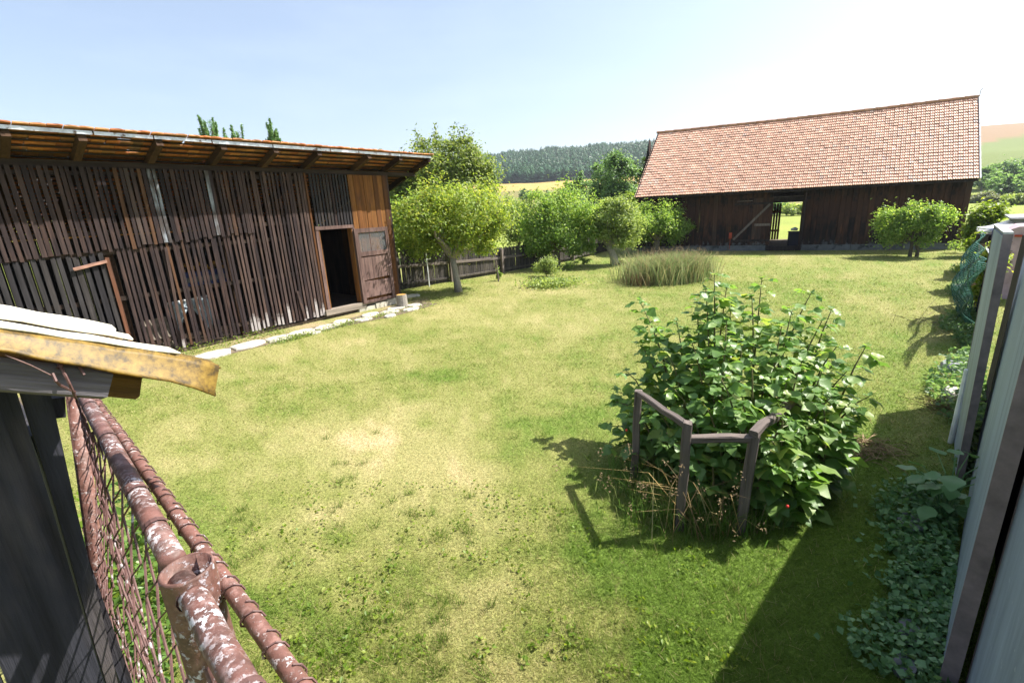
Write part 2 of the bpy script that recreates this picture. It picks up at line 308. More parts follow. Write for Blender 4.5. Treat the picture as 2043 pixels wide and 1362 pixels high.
M['logwood_x'] = wood('weathered_pole_x', [(0.0, (0.12, 0.115, 0.13)), (1.0, (0.14, 0.13, 0.145))], axis=0, grain=40, bump=1.0, patch=(0.06, 0.05, 0.05), patch_amt=.8)
M['brownend_x'] = wood('brown_timber_x', [(0.0, (0.13, 0.075, 0.03)), (1.0, (0.16, 0.09, 0.04))], axis=0, grain=40, bump=1.0, patch=(0.06, 0.035, 0.015), patch_amt=.8)
M['rustboard'] = wood('rust_brown_board', [(0.0, (0.12, 0.052, 0.03)), (1.0, (0.14, 0.06, 0.035))], patch=(0.05, 0.03, 0.024), patch_amt=.8)
M['pinkboard'] = wood('pinkish_board', [(0.0, (0.3, 0.17, 0.13)), (1.0, (0.32, 0.18, 0.14))], axis=0)
M['navy'] = plain('dark_crate_paint', [(0.0, (0.008, 0.01, 0.028)), (1.0, (0.01, 0.012, 0.032))], scale=4, rough=.7)
def beamx(name, p, q, w, h, mat, parent, up=(0, 0, 1), seed=0, w2=None, h2=None, n=5, warp=.004):
    """a worn timber built along its own x axis (so the grain follows it), with blunted corners"""
    p, q = Vector([float(c) for c in p]), Vector([float(c) for c in q]); L_ = (q - p).length; X = (q - p).normalized(); Y = Vector(up).cross(X).normalized(); Z = X.cross(Y); r = random.Random(seed + int(L_ * 1000)); m = MB(); pr = 8
    for i in range(n + 1):
        f = i / n; a = (w + ((w2 or w) - w) * f) / 2; b = (h + ((h2 or h) - h) * f) / 2; c = min(a, b) * .28; dy, dz = r.gauss(0, warp) * (0 < i < n), r.gauss(0, warp) * (0 < i < n)
        m.v += [(f * L_ + r.gauss(0, .003) * (i in (0, n)), y + dy + r.gauss(0, .0008), z + dz + r.gauss(0, .0008)) for y, z in ((-a + c, -b), (a - c, -b), (a, -b + c), (a, b - c), (a - c, b), (-a + c, b), (-a, b - c), (-a, -b + c))]
    for i in range(n): m.f += [(i * 8 + k, i * 8 + (k + 1) % 8, i * 8 + 8 + (k + 1) % 8, i * 8 + 8 + k) for k in range(8)]
    m.f += [tuple(range(8))[::-1], tuple(n * 8 + k for k in range(8))]
    o = m.build(name, mat, parent); o.matrix_local = Matrix(((X.x, Y.x, Z.x, p.x), (X.y, Y.y, Z.y, p.y), (X.z, Y.z, Z.z, p.z), (0, 0, 0, 1))); return o
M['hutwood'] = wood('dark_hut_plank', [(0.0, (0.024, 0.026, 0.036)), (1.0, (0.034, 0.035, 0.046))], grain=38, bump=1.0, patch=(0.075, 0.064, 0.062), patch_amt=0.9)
M['logwood'] = wood('weathered_pole', [(0.0, (0.17, 0.15, 0.15)), (1.0, (0.19, 0.165, 0.16))], grain=34, bump=1.0)
M['brownend'] = wood('brown_timber', [(0.0, (0.15, 0.085, 0.035)), (1.0, (0.18, 0.1, 0.045))], grain=34, bump=0.9)
# ------------------------------------------------------------------ the lie of the land
def terr(x, y):
    x = np.asarray(x, float); y = np.asarray(y, float); r = np.hypot(x, y); az = np.degrees(np.arctan2(x, y))
    wl = sstep(-16, -3, az) * (1 - sstep(26, 33, az)); wr = sstep(36, 43, az) * (1 - sstep(100, 130, az))
    crest = 1 - 0.09 * sstep(4, -2, az) - 0.05 * sstep(12, 22, az) + 0.02 * np.sin(az * 1.3)
    zl = np.interp(r, [0, 70, 150, 300, 330, 520, 640, 900], [0, 0, 4.9, 17.0, 19.5, 54, 50, 25]); zl = np.where(r > 325, 19 + (zl - 19) * crest, zl)
    zr = np.interp(r, [0, 75, 130, 180, 300, 420, 520, 900], [0, 0, 1.0, 9.0, 19.5, 36.0 , 36, 20]) * (1 - 0.012 * np.clip(az - 46, -5, 30))
    zo = np.interp(r, [0, 120, 500, 900], [0, 0, 14, 16])
    z = wl * zl + wr * zr + (1 - np.clip(wl + wr, 0, 1)) * zo
    z = z + np.where(r > 60, (fbm(x / 60, y / 60, 5) - 0.5) * np.clip((r - 60) / 80, 0, 1) * 3, 0)
    return z + np.where(r < 60, (fbm(x / 2.2, y / 2.2, 9) - 0.5) * 0.012 * np.clip((60 - r) / 30, 0, 1), 0)

SX, SY, SA = -3.0877, 12.5008, math.radians(38.3406)
BX, BY, BA = 17.154, 17.775, math.radians(-26.8629)
SD = np.array([math.sin(SA), math.cos(SA)]); SN = np.array([math.cos(SA), -math.sin(SA)])
BD = np.array([math.cos(BA), math.sin(BA)]); BN = np.array([math.sin(BA), -math.cos(BA)])
def shed_uo(x, y): dx, dy = SX - x, SY - y; return dx * SD[0] + dy * SD[1], -(dx * SN[0] + dy * SN[1])
def barn_uo(x, y): dx, dy = BX - x, BY - y; return dx * BD[0] + dy * BD[1], -(dx * BN[0] + dy * BN[1])
def shed_xy(u, o): return SX - SD[0] * u + SN[0] * o, SY - SD[1] * u + SN[1] * o
def barn_xy(u, o): return BX - BD[0] * u + BN[0] * o, BY - BD[1] * u + BN[1] * o

DRY = [((700, 720), 1.1, 0.7), ((1000, 590), 1.6, 0.55), ((870, 612), 1.0, 0.9), ((800, 940), 0.7, 0.75), ((720, 870), 0.7, 0.65), ((910, 945), 0.25, 0.8), ((450, 840), 1.0, 0.5),
       ((1100, 660), 1.0, 0.45), ((560, 960), 0.5, 0.4), ((980, 800), 0.8, 0.4), ((320, 720), 0.8, 0.5), ((1800, 640), 0.9, 0.4), ((760, 1120), 0.25, 0.5), ((1000, 1250), 0.3, 0.5), ((660, 1000), 0.35, 0.5), ((1230, 1250), 0.2, 0.4)]
GRN = [((600, 800), 0.6, 0.6), ((930, 740), 0.5, 0.5), ((1170, 800), 0.8, 0.5), ((1700, 560), 3.0, 0.5), ((1820, 760), 1.0, 0.5), ((1450, 640), 2.0, 0.3), ((560, 1200), 0.4, 0.3), ((900, 1150), 0.4, 0.25), ((1500, 1250), 0.8, 0.6), ((850, 1300), 0.4, 0.15), ((1300, 900), 0.8, 0.5), ((420, 1050), 0.4, 0.3), ((1230, 525), 2.0, 0.6), ((860, 590), 0.8, 0.7), ((1760, 1100), 1.2, 0.5),  ((1650, 1200), 0.7, 1.6), ((1480, 1300), 0.4, 1.2), ((1780, 950), 0.6, 1.3), ((1700, 1330), 0.4, 1.2), ((1150, 960), 0.5, .8)]
DRY += [((a_, b_), .12, .5) for a_, b_ in ((560, 1120), (700, 1200), (820, 1010), (1010, 1180), (1120, 1000), (640, 1040), (930, 1240), (1180, 1200), (480, 1010), (1080, 930))]
_dp = [(gz(*p), r, a) for p, r, a in DRY]; _gp = [(gz(*p), r, a) for p, r, a in GRN]
def dryness(x, y):
    d = 0.41 + (fbm(x / 1.6, y / 1.6, 31) - 0.5) * 0.45 + (fbm(x / 0.5, y / 0.3, 77) - 0.5) * 0.65 + (fbm(x / 0.12, y / 0.09, 78) - 0.5) * 0.5
    for p, r, a in _dp: d = d + a * 0.23 * np.exp(-((x - p[0]) ** 2 + (y - p[1]) ** 2) / (2 * r * r))
    for p, r, a in _gp: d = d - a * 0.26 * np.exp(-((x - p[0]) ** 2 + (y - p[1]) ** 2) / (2 * r * r))
    return np.clip(d, 0, 1)
G_DEEP = np.array([0.115, 0.18, 0.028]); G_MID = np.array([0.185, 0.2, 0.055]); G_DRY = np.array([0.285, 0.262, 0.11]); G_BARE = np.array([0.40, 0.325, 0.18])
def lawn_col(x, y):
    d = dryness(x, y)[:, None]
    c = np.where(d < 0.4, G_DEEP + (G_MID - G_DEEP) * (d / 0.4), np.where(d < 0.8, G_MID + (G_DRY - G_MID) * ((d - 0.4) / 0.4), G_DRY + (G_BARE - G_DRY) * ((d - 0.8) / 0.2)))
    return c
def ground_col(x, y):
    r = np.hypot(x, y); az = np.degrees(np.arctan2(x, y)); c = lawn_col(x, y)
    u, o = barn_uo(x, y)
    mead = np.array([0.2, 0.24, 0.045]) * (0.8 + 0.5 * fbm(x / 6, y / 6, 3)[:, None])
    w = sstep(24, 34, r)[:, None]; c = c * (1 - w) + mead * w
    left = (az > -16) & (az < 33); right = az >= 36
    c = np.where((left & (r > 90) & (r < 215))[:, None], np.array([0.17, 0.155, 0.05]), c)
    c = np.where((left & (r >= 215) & (r < 318))[:, None], np.array([0.36, 0.25, 0.075]), c)
    c = np.where((left & (r >= 318))[:, None], np.array([0.03, 0.05, 0.02]), c)
    edge = 285 + 15 * (az - 44)
    c = np.where((right & (r > 140) & (r < edge))[:, None], np.array([0.12, 0.155, 0.04]), c)
    c = np.where((right & (r >= edge))[:, None], np.array([0.21, 0.135, 0.07]), c)
    su, so = shed_uo(x, y)                                     # worn earth along the shed wall
    e = (np.exp(-((so - 0.28) / 0.22) ** 2) * ((su > -0.8) & (su < 9)) * (0.5 + 0.9 * fbm(x / 0.5, y / 0.5, 4)))[:, None]
    c = c * (1 - np.clip(e, 0, 1)) + np.array([0.3, 0.235, 0.14]) * np.clip(e, 0, 1)
    return c
azs = np.radians(np.concatenate([np.arange(-70, 75, 0.45), np.arange(75, 290, 5.0)]))
rs = np.concatenate([[0.25], 0.25 * 1.052 ** np.arange(1, 162)])
rs = rs[rs < 900]
A_, R_ = np.meshgrid(azs, rs); gx = (R_ * np.sin(A_)).ravel(); gy = (R_ * np.cos(A_)).ravel()
nr, na = len(rs), len(azs); gi = np.arange(nr * na).reshape(nr, na)
q = np.stack([gi[:-1], np.roll(gi, -1, 1)[:-1], np.roll(gi, -1, 1)[1:], gi[1:]], -1).reshape(-1, 4)[:, ::-1]
gV = np.stack([gx, gy, terr(gx, gy)], 1)
gme = nmesh('ground', gV, q, col=ground_col(gx, gy), smooth=True)
M['ground'] = attrmat('lawn_soil', fine=38.0, bump=0.6)
tag(link('ground', gme, M['ground']), kind='structure')

# grass blades: every blade is real, thinning out with distance
rng = np.random.default_rng(7)
def blades(n, r0, r1, az0, az1, h0, h1, wk, lean=0.7, two=False):
    u = rng.random(n); r = r0 * (r1 / r0) ** u ** 1.0; a = np.radians(az0 + (az1 - az0) * rng.random(n))
    x, y = r * np.sin(a), r * np.cos(a); return x, y, r
def grass_mesh(x, y, h, w, lean, col):
    n = len(x); z = terr(x, y); t = rng.random(n) * 2 * math.pi; ln = (lean * h) * (0.3 + rng.random(n)); l = rng.random(n) * 2 * math.pi
    dx, dy = np.cos(t) * w / 2, np.sin(t) * w / 2
    V = np.empty((n, 3, 3)); V[:, 0] = np.stack([x - dx, y - dy, z - 0.004], 1); V[:, 1] = np.stack([x + dx, y + dy, z - 0.004], 1)
    V[:, 2] = np.stack([x + np.cos(l) * ln, y + np.sin(l) * ln, z + h], 1)
    return V.reshape(-1, 3), np.arange(n * 3).reshape(-1, 3), np.repeat(col, 3, 0)
def lawn_ok(x, y):
    su, so = shed_uo(x, y); bu, bo = barn_uo(x, y)
    ok = ~((so < 0.12) & (so > -4) & (su > -0.2) & (su < 9)) & ~((bo < 0.05) & (bo > -5.2) & (bu > -0.1) & (bu < 12.2))
    worn = (so > 0.1) & (so < 0.55) & (su > -0.5) & (su < 9); return ok & ~(worn & (rng.random(len(x)) < 0.8))
Vs, Fs, Cs = [], [], []; nb = 0
for n, r0, r1, h0, h1, w0 in ((430000, 1.5, 9.5, 0.013, 0.03, 0.0042), (330000, 4.0, 20.0, 0.02, 0.045, 0.009), (150000, 9.0, 30.0, 0.025, 0.05, 0.02)):
    x, y, r = blades(n, r0, r1, -52, 52, 0, 0, 0); 
    pk_ = {1.5: 1 - sstep(4.0, 9.5, r), 4.0: sstep(3.8, 8.5, r) * (1 - sstep(11, 20, r)), 9.0: sstep(8.5, 17, r)}[r0]
    k = lawn_ok(x, y) & (rng.random(len(x)) < pk_); x, y, r = x[k], y[k], r[k]
    d = dryness(x, y); tall = sstep(0.55, 0.0, d)
    h = (h0 + (h1 - h0) * rng.random(len(x)) ** 2) * (0.65 + 0.75 * tall); w = w0 * (0.7 + 0.6 * rng.random(len(x)))
    c = lawn_col(x, y) * (1.05 + 0.75 * rng.random((len(x), 1)))
    straw = rng.random(len(x)) < 0.03 + 0.42 * d; c[straw] = np.array([0.45, 0.39, 0.19]) * (0.8 + 0.5 * rng.random((straw.sum(), 1)))
    V, F, C2 = grass_mesh(x, y, h, w, 1.8, c); Vs.append(V); Fs.append(F + nb); Cs.append(C2); nb += len(V)
M['grass'] = attrmat('grass_blades', trans=0.5, rough=0.6)
# longer tufts left standing here and there near the fence and bush
tu = np.array([gz(a, b) for a, b in zip(rng.uniform(380, 1560, 260), 830 + 532 * rng.random(260) ** .7)]); tu = tu[fbm(tu[:, 0] / .5, tu[:, 1] / .5, 66) > .47]
xx = np.repeat(tu[:, 0], 26) + rng.normal(size=len(tu) * 26) * .022; yy = np.repeat(tu[:, 1], 26) + rng.normal(size=len(tu) * 26) * .022
cc = (np.array([0.13, 0.21, 0.03]) * (.75 + .6 * rng.random((len(xx), 1)))); dr = rng.random(len(xx)) < .15; cc[dr] = np.array([.4, .35, .15])
V, F, C2 = grass_mesh(xx, yy, .035 + .06 * rng.random(len(xx)), np.full(len(xx), .0045), 0.9, cc); Vs.append(V); Fs.append(F + nb); Cs.append(C2); nb += len(V)
tag(link('lawn_grass', nmesh('lawn_grass', np.concatenate(Vs), np.concatenate(Fs), np.concatenate(Cs)), M['grass']), 'short sun-scorched lawn grass covering the yard', None, kind='stuff')

# ------------------------------------------------------------------ foliage tools
def leaf_quads(P, Nrm, size, rg, fold=0.25, aspect=0.55):
    """pointed two-triangle leaves folded along the midrib: points, facing, sizes"""
    n = len(P); Nrm = Nrm / (np.linalg.norm(Nrm, axis=1, keepdims=True) + 1e-9)
    a = rg.normal(size=(n, 3)); T = a - Nrm * (a * Nrm).sum(1, keepdims=True); T /= np.linalg.norm(T, axis=1, keepdims=True) + 1e-9
    B = np.cross(Nrm, T); s = (size * (0.7 + 0.6 * rg.random(n)))[:, None]
    V = np.empty((n, 4, 3)); V[:, 0] = P - T * s * 0.5; V[:, 1] = P + B * s * aspect * 0.5 + Nrm * s * fold * 0.5; V[:, 2] = P + T * s * 0.55 - Nrm * s * 0.12; V[:, 3] = P - B * s * aspect * 0.5 + Nrm * s * fold * 0.5
    i = np.arange(n)[:, None] * 4
    F = np.concatenate([i + np.array([0, 1, 2]), i + np.array([0, 2, 3])], 1).reshape(-1, 3)
    return V.reshape(-1, 3), F
def limb_path(p, q, rg, k=5, wob=0.12):
    p, q = np.array(p, float), np.array(q, float); L_ = np.linalg.norm(q - p); out = []
    for i in range(k + 1):
        t = i / k; w = wob * L_ * math.sin(math.pi * t)
        out.append(p + (q - p) * t + rg.normal(size=3) * w * 0.35 + np.array([0, 0, w * 0.5]))
    return out
def tree(name, label, cat, base, blobs, nleaf, size, lmat, bark='bark', tr=0.09, th=0.8, seed=1, shoots=0, shoot_len=0.5, clumps=34, group=None, lean=(0, 0), spread=0.34, stems=None, hang=0.0):
    """trunk with limbs reaching into clumps of real leaves; blobs = (centre relative to base, radii)"""
    rg = np.random.default_rng(seed); root = empty(name, (base[0], base[1], float(terr(base[0], base[1])))); tag(root, label, cat, group)
    mb = MB(); fork = np.array([lean[0], lean[1], th])
    for st in (stems or [(0, 0)]):
        mb.tube([(st[0] + p[0], st[1] + p[1], p[2]) for p in [np.array([0, 0, -0.08]), np.array([lean[0] * 0.25, lean[1] * 0.25, th * 0.35]), np.array([lean[0] * 0.6 - st[0] * .4, lean[1] * 0.6 - st[1] * .4, th * 0.7]), fork - np.array([st[0], st[1], 0])]], [tr * 1.35, tr, tr * 0.9, tr * 0.8], 8)
    V = []; Nn = []; tot = sum(b[1][0] * b[1][1] * b[1][2] for b in blobs) ** 1.0
    cl = []
    for c, rad in blobs:
        lobes = rg.normal(size=(6, 3)); lobes /= np.linalg.norm(lobes, axis=1, keepdims=True)
        m = max(3, int(clumps * (rad[0] * rad[1] * rad[2]) / tot))
        for _ in range(m):
            d = rg.normal(size=3); d /= np.linalg.norm(d); rr = rg.random() ** 0.42 * (0.68 + 0.42 * max(0.0, float((lobes @ d).max())) ** 3)
            cl.append((np.array(c) + d * rr * np.array(rad), np.array(c), np.array(rad)))
    step = max(1, len(cl) // 12)
    for p, c, rad in cl[::step]:
        pth = limb_path(fork, p, rg); mb.tube(pth, list(np.linspace(tr * 0.62, 0.012, len(pth))), 6, False)
    per = nleaf // len(cl)
    for p, c, rad in cl:
        k = int(per * (0.6 + 0.8 * rg.random())); s = spread * float(np.mean(rad)) * (0.7 + 0.5 * rg.random())
        d = rg.normal(size=(k, 3)); d /= np.linalg.norm(d, axis=1, keepdims=True); rr = rg.random(k) ** 0.5
        st_ = 0.6 + 0.8 * rg.random(3); P = p + rg.normal(size=(k, 3)) * s * 0.56 * st_ * np.array([1, 1, 0.8]); V.append(P)
        Nn.append(d * 0.3 + (P - c) / rad * 0.4 + np.array([0.3, 0, 0.75]) + rg.normal(size=(k, 3)) * 0.5)
        if hang and p[2] < c[2]:
            k2 = k // 3; P2 = p + rg.normal(size=(k2, 3)) * np.array([0.10, 0.10, 0.05]) - np.stack([np.zeros(k2), np.zeros(k2), rg.random(k2) * hang], 1); V.append(P2); Nn.append(rg.normal(size=(k2, 3)) + np.array([0, 0, 0.4]))
    for _ in range(shoots):
        p, c, rad = cl[rg.integers(len(cl))]
        if p[2] < c[2] - 0.1 * rad[2]: continue
        Ls = shoot_len * (0.5 + 0.8 * rg.random()); d = np.array([rg.normal() * 0.22, rg.normal() * 0.22, 1.0]) + (p - c) / rad * 0.25; d /= np.linalg.norm(d)
        k = max(8, int(Ls / size * 5)); t = rg.random(k); st0 = p + d * 0.05
        P = st0 + d * (t * Ls)[:, None] + rg.normal(size=(k, 3)) * size * 0.55; V.append(P); Nn.append(rg.normal(size=(k, 3)) + np.array([0, 0, 0.5]))
        mb.tube([p, p + d * Ls * 0.6, p + d * Ls], [0.01, 0.007, 0.004], 4, False)
    V = np.concatenate(V); Nn = np.concatenate(Nn); low = V[:, 2] > 0.06; V, Nn = V[low], Nn[low]
    mb.build('trunk', M[bark], root, smooth=True)
    lv, lf = leaf_quads(V, Nn, np.full(len(V), size), rg)
    link('crown', nmesh('crown', lv, lf), lmat, root); return root

M['lf_apple_y'] = leafmat('yellow_green_apple_leaf', [(0.0, (0.152, 0.248, 0.041)), (0.5, (0.248, 0.344, 0.062)), (0.85, (0.344, 0.414, 0.083)), (1.0, (0.469, 0.469, 0.110))], trans=0.55)
M['lf_apple'] = leafmat('apple_leaf', [(0.0, (0.130, 0.235, 0.047)), (0.5, (0.221, 0.365, 0.077)), (0.85, (0.339, 0.468, 0.130)), (1.0, (0.494, 0.573, 0.208))], trans=0.55)
M['lf_pale'] = leafmat('grey_green_leaf', [(0.0, (0.159, 0.233, 0.075)), (0.5, (0.254, 0.349, 0.106)), (1.0, (0.423, 0.498, 0.212))], trans=0.55)
M['lf_willow'] = leafmat('willow_leaf', [(0.0, (0.12, 0.19, 0.045)), (0.5, (0.19, 0.26, 0.065)), (1.0, (0.29, 0.34, 0.12))], trans=0.55)
M['lf_blue'] = leafmat('blue_green_leaf', [(0.0, (0.073, 0.155, 0.062)), (0.6, (0.145, 0.259, 0.114)), (1.0, (0.248, 0.372, 0.186))], trans=0.55)
M['lf_dark'] = leafmat('dark_leaf', [(0.0, (0.040, 0.091, 0.030)), (0.6, (0.091, 0.163, 0.040)), (1.0, (0.163, 0.233, 0.061))], trans=0.25)
M['lf_bright'] = leafmat('bright_leaf', [(0.0, (0.108, 0.192, 0.018)), (0.6, (0.180, 0.276, 0.030)), (1.0, (0.288, 0.348, 0.060))], trans=0.55)
M['lf_grey'] = leafmat('silver_leaf', [(0.0, (0.144, 0.180, 0.108)), (1.0, (0.312, 0.336, 0.240))], trans=0.3)
M['needle'] = leafmat('pine_needle', [(0.0, (0.098, 0.214, 0.087)), (0.6, (0.176, 0.332, 0.117)), (1.0, (0.292, 0.468, 0.156))], trans=0.3)
M['conifer'] = leafmat('spruce_needle', [(0.0, (0.020, 0.067, 0.030)), (0.5, (0.033, 0.098, 0.042)), (1.0, (0.056, 0.141, 0.055))], trans=0.15, per='object')
M['conifer2'] = leafmat('spruce_needle_far', [(0.0, (0.020, 0.067, 0.030)), (0.5, (0.033, 0.098, 0.042)), (1.0, (0.056, 0.141, 0.055))], trans=0.15)
HAZE = True
# ------------------------------------------------------------------ slatted shed on the left; local axes: x runs along the wall away from its far corner, y outwards, z up
rd = random.Random(3)
shed = empty('slatted_shed', (SX, SY, 0), math.atan2(-SD[1], -SD[0]))
tag(shed, 'long dark slatted shed with an open door and sagging tiled roof', 'shed')
def slat_mesh(name, w, t, h, seed):
    r = random.Random(seed); mb = MB(); j = [r.uniform(-.004, .004) for _ in range(8)]
    vs = []
    for k, (z, o) in enumerate(((0, 0), (h * .5, r.uniform(-.006, .006)), (h, 0))):
        for (a, b) in ((-w / 2, -t / 2), (w / 2, -t / 2), (w / 2, t / 2), (-w / 2, t / 2)): vs.append((a + o + r.uniform(-.002, .002), b, z))
    fs = [(3, 2, 1, 0), (8, 9, 10, 11)]
    for k in (0, 4):
        for i in range(4): fs.append((k + i, k + (i + 1) % 4, k + 4 + (i + 1) % 4, k + 4 + i))
    return mb.add(vs, fs).mesh(name)
def slat_set(h, w=0.05, n=5, nm='slat'): return [slat_mesh(nm, w * (0.85 + 0.08 * i), 0.024, h, 100 + i + int(h * 100)) for i in range(n)]
# kinds of slats share their meshes
mU, mLo, mF, mD, mA = slat_set(1.32, .054), slat_set(1.95, .045), slat_set(3.17, .047), slat_set(1.78, 0.068), slat_set(1.16, 0.05)
def put_slat(meshes, u, o, z, mat, lean=0.0, sz=1.0):
    me = rd.choice(meshes); me = me if (len(me.materials) and me.materials[0] == mat) else mat_copy(me, mat)
    return link('slat', me, mat, shed, (u, o, z), (rd.uniform(-.004, .004), lean + rd.gauss(0, .002), 0), (1, 1, sz))
_mc = {}
def mat_copy(me, mat):
    k = (me.name, mat.name)
    if len(me.materials) == 0: me.materials.append(mat); return me
    if k not in _mc:
        c = me.copy(); c.materials.clear(); c.materials.append(mat); _mc[k] = c
    return _mc[k]
M['slat_lime'] = wood('limewashed_slat', [(0.0, (0.05, 0.034, 0.032)), (1.0, (0.075, 0.05, 0.045))], patch=(0.1, 0.06, 0.04))
# pale salt bloom near the foot of the slats by the door
_nt = M['slat_lime'].node_tree; _b = [n for n in _nt.nodes if n.type == 'BSDF_PRINCIPLED'][0]; _src = _b.inputs['Base Color'].links[0].from_socket
_tc = _nt.nodes.new('ShaderNodeTexCoord'); _sx = _nt.nodes.new('ShaderNodeSeparateXYZ'); _nt.links.new(_tc.outputs['Object'], _sx.inputs[0])
_oi = _nt.nodes.new('ShaderNodeObjectInfo'); _ma = _nt.nodes.new('ShaderNodeMath'); _ma.operation = 'MULTIPLY_ADD'; _ma.inputs[1].default_value = -0.42; _ma.inputs[2].default_value = 0.0
_nt.links.new(_oi.outputs['Random'], _ma.inputs[0])
_ad = _nt.nodes.new('ShaderNodeMath'); _ad.operation = 'ADD'; _nt.links.new(_sx.outputs[2], _ad.inputs[0]); _nt.links.new(_ma.outputs[0], _ad.inputs[1])
_no = _nt.nodes.new('ShaderNodeTexNoise'); _no.inputs['Scale'].default_value = 18; _no.inputs['Detail'].default_value = 5; _nt.links.new(_tc.outputs['Object'], _no.inputs['Vector'])
_a2 = _nt.nodes.new('ShaderNodeMath'); _a2.operation = 'MULTIPLY_ADD'; _a2.inputs[1].default_value = 0.35; _nt.links.new(_no.outputs['Fac'], _a2.inputs[0]); _nt.links.new(_ad.outputs[0], _a2.inputs[2])
_rp = ramp(_nt, [(0.04, (1, 1, 1)), (0.2, (0, 0, 0))]); _nt.links.new(_a2.outputs[0], _rp.inputs['Fac'])
_nt.links.new(mixc(_nt, _rp.outputs['Color'], _src, (0.34, 0.31, 0.305)), _b.inputs['Base Color'])

u = 2.30; k = 0
while u < 8.3:
    seam = 2.13 - 0.062 * (u - 3.9)
    if u < 3.3:
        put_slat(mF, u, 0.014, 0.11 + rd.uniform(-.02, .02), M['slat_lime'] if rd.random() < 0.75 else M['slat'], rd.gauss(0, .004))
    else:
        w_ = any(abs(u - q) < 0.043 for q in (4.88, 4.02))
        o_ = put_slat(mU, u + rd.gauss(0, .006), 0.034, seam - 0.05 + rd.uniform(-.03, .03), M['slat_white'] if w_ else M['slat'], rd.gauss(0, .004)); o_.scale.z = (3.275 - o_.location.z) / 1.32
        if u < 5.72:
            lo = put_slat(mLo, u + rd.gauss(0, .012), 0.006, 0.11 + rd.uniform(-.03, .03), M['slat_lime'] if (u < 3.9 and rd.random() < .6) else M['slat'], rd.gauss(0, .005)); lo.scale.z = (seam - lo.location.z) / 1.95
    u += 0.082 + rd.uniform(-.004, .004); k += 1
for q, ln in ((2.62, .11), (5.05, -.05)): put_slat(mLo, q, 0.045, 0.1, M['slat_lime'], ln, 0.35 if ln > 0 else 0.95)      # loose slats hanging crooked
# slatted gate at the near end: a door of the shed
gate = MB().box(5.78, 5.835, .02, .05, .12, 1.86).build('slatted_door', M['rustboard'], shed)
gate['label'] = 'rust-brown edge board of the grey slatted door'
u = 5.89
while u < 8.35:
    me = rd.choice(mD); me = mat_copy(me, M['slat_grey']); o_ = link('slat', me, M['slat_grey'], gate, (u, 0.012, 0.1), (0, rd.gauss(0, .005), 0)); o_.scale.z = (1.80 - .03 * (u - 5.8) + rd.uniform(-.02, .02) + .03) / 1.78
    u += 0.098
beamx('latch_board', (5.83, .06, 1.80), (6.26, .06, 1.72), .03, .05, M['pinkboard'], gate)
# slats over the door, boards at the corner
u = 1.05
while u < 1.97:
    o_ = put_slat(mA, u, 0.012, 2.13 + rd.uniform(-.02, .02), M['slat_dark'] if abs(u - 1.5) > .04 else M['slat'], 0); o_.scale.z = (3.275 - o_.location.z) / 1.16; u += 0.082
for q in (2.07, 2.135, 2.205): put_slat(mF, q, 0.02, 0.12, M['board_orange'] if q < 2.1 else M['slat_lime'])
bm_ = [slat_mesh('board', 0.136, 0.026, 3.1, 300 + i) for i in range(4)]
for i in range(8):
    o_ = link('board', mat_copy(bm_[i % 4], M['board_orange']), M['board_orange'], shed, (0.93 - i * 0.14, 0.012 + .008 * (i % 2), 0.19)); o_.scale.z = (3.275 - .19) / 3.1
MB().box(-.17, -.06, -.1, .03, .05, 3.28).build('corner_post', M['slat'], shed)
# door frame, threshold, plinth
df = MB().box(1.95, 2.03, -.02, .04, .22, 2.14).box(1.03, 2.03, -.02, .05, 2.06, 2.135).box(1.0, 1.075, -.02, .035, .22, 2.06).build('door_frame', M['door'], shed)
MB().box(1.925, 1.948, -.06, .03, .24, 2.06).box(1.078, 1.1, -.14, .03, .24, 2.06).build('door_lining', M['board_orange'], df)
MB().box(.98, 2.1, -.08, .07, .09, .225).build('threshold', M['sill'], shed)
for i, (a, b, z0, z1) in enumerate(((.0, .32, .0, .16), (.34, .7, .0, .13), (.72, 1.2, -.02, .1))): MB().box(a, b, -.1, .06 + .02 * (i % 2), z0, z1).build('plinth_stone', M['stone'], shed)
MB().box(.08, 1.0, .0, .028, .14, .23).build('skirting_board', M['sill'], shed)
# door leaf swung flat against the boards (stiles and rails one frame)
dr = MB(); o0, o1 = .062, .102
dr.box(.075, .165, o0, o1, .19, 2.03).box(.97, 1.07, o0, o1, .19, 2.03)
for z0, z1 in ((1.93, 2.03), (1.36, 1.47), (.19, .255)): dr.box(.165, .97, o0, o1, z0, z1)
door = dr.build('door', M['door'], shed); door['label'] = 'brown panelled door swung open with a glazed upper part'
glass, nt_, out_ = newmat('old_glass'); gb = N(nt_, 'ShaderNodeBsdfPrincipled', Roughness=0.12); gb.inputs['Base Color'].default_value = (.2, .22, .24, 1); gb.inputs['Transmission Weight'].default_value = .0; gb.inputs['Alpha'].default_value = .22
nt_.links.new(gb.outputs[0], out_.inputs['Surface'])
MB().box(.165, .97, .078, .083, 1.47, 1.93).build('pane', glass, door)
MB().box(.62, .632, .073, .088, 1.47, 1.93).build('glazing_bar', M['door'], door)
pl = MB(); pl.add([(.165, .085, .80), (.97, .085, .765), (.97, .085, 1.335), (.165, .085, 1.33), (.165, .07, .80), (.97, .07, .765), (.97, .07, 1.335), (.165, .07, 1.33)], [(0, 1, 2, 3), (7, 6, 5, 4), (0, 4, 5, 1), (1, 5, 6, 2), (2, 6, 7, 3), (3, 7, 4, 0)])
pl.build('panel', M['door'], door)
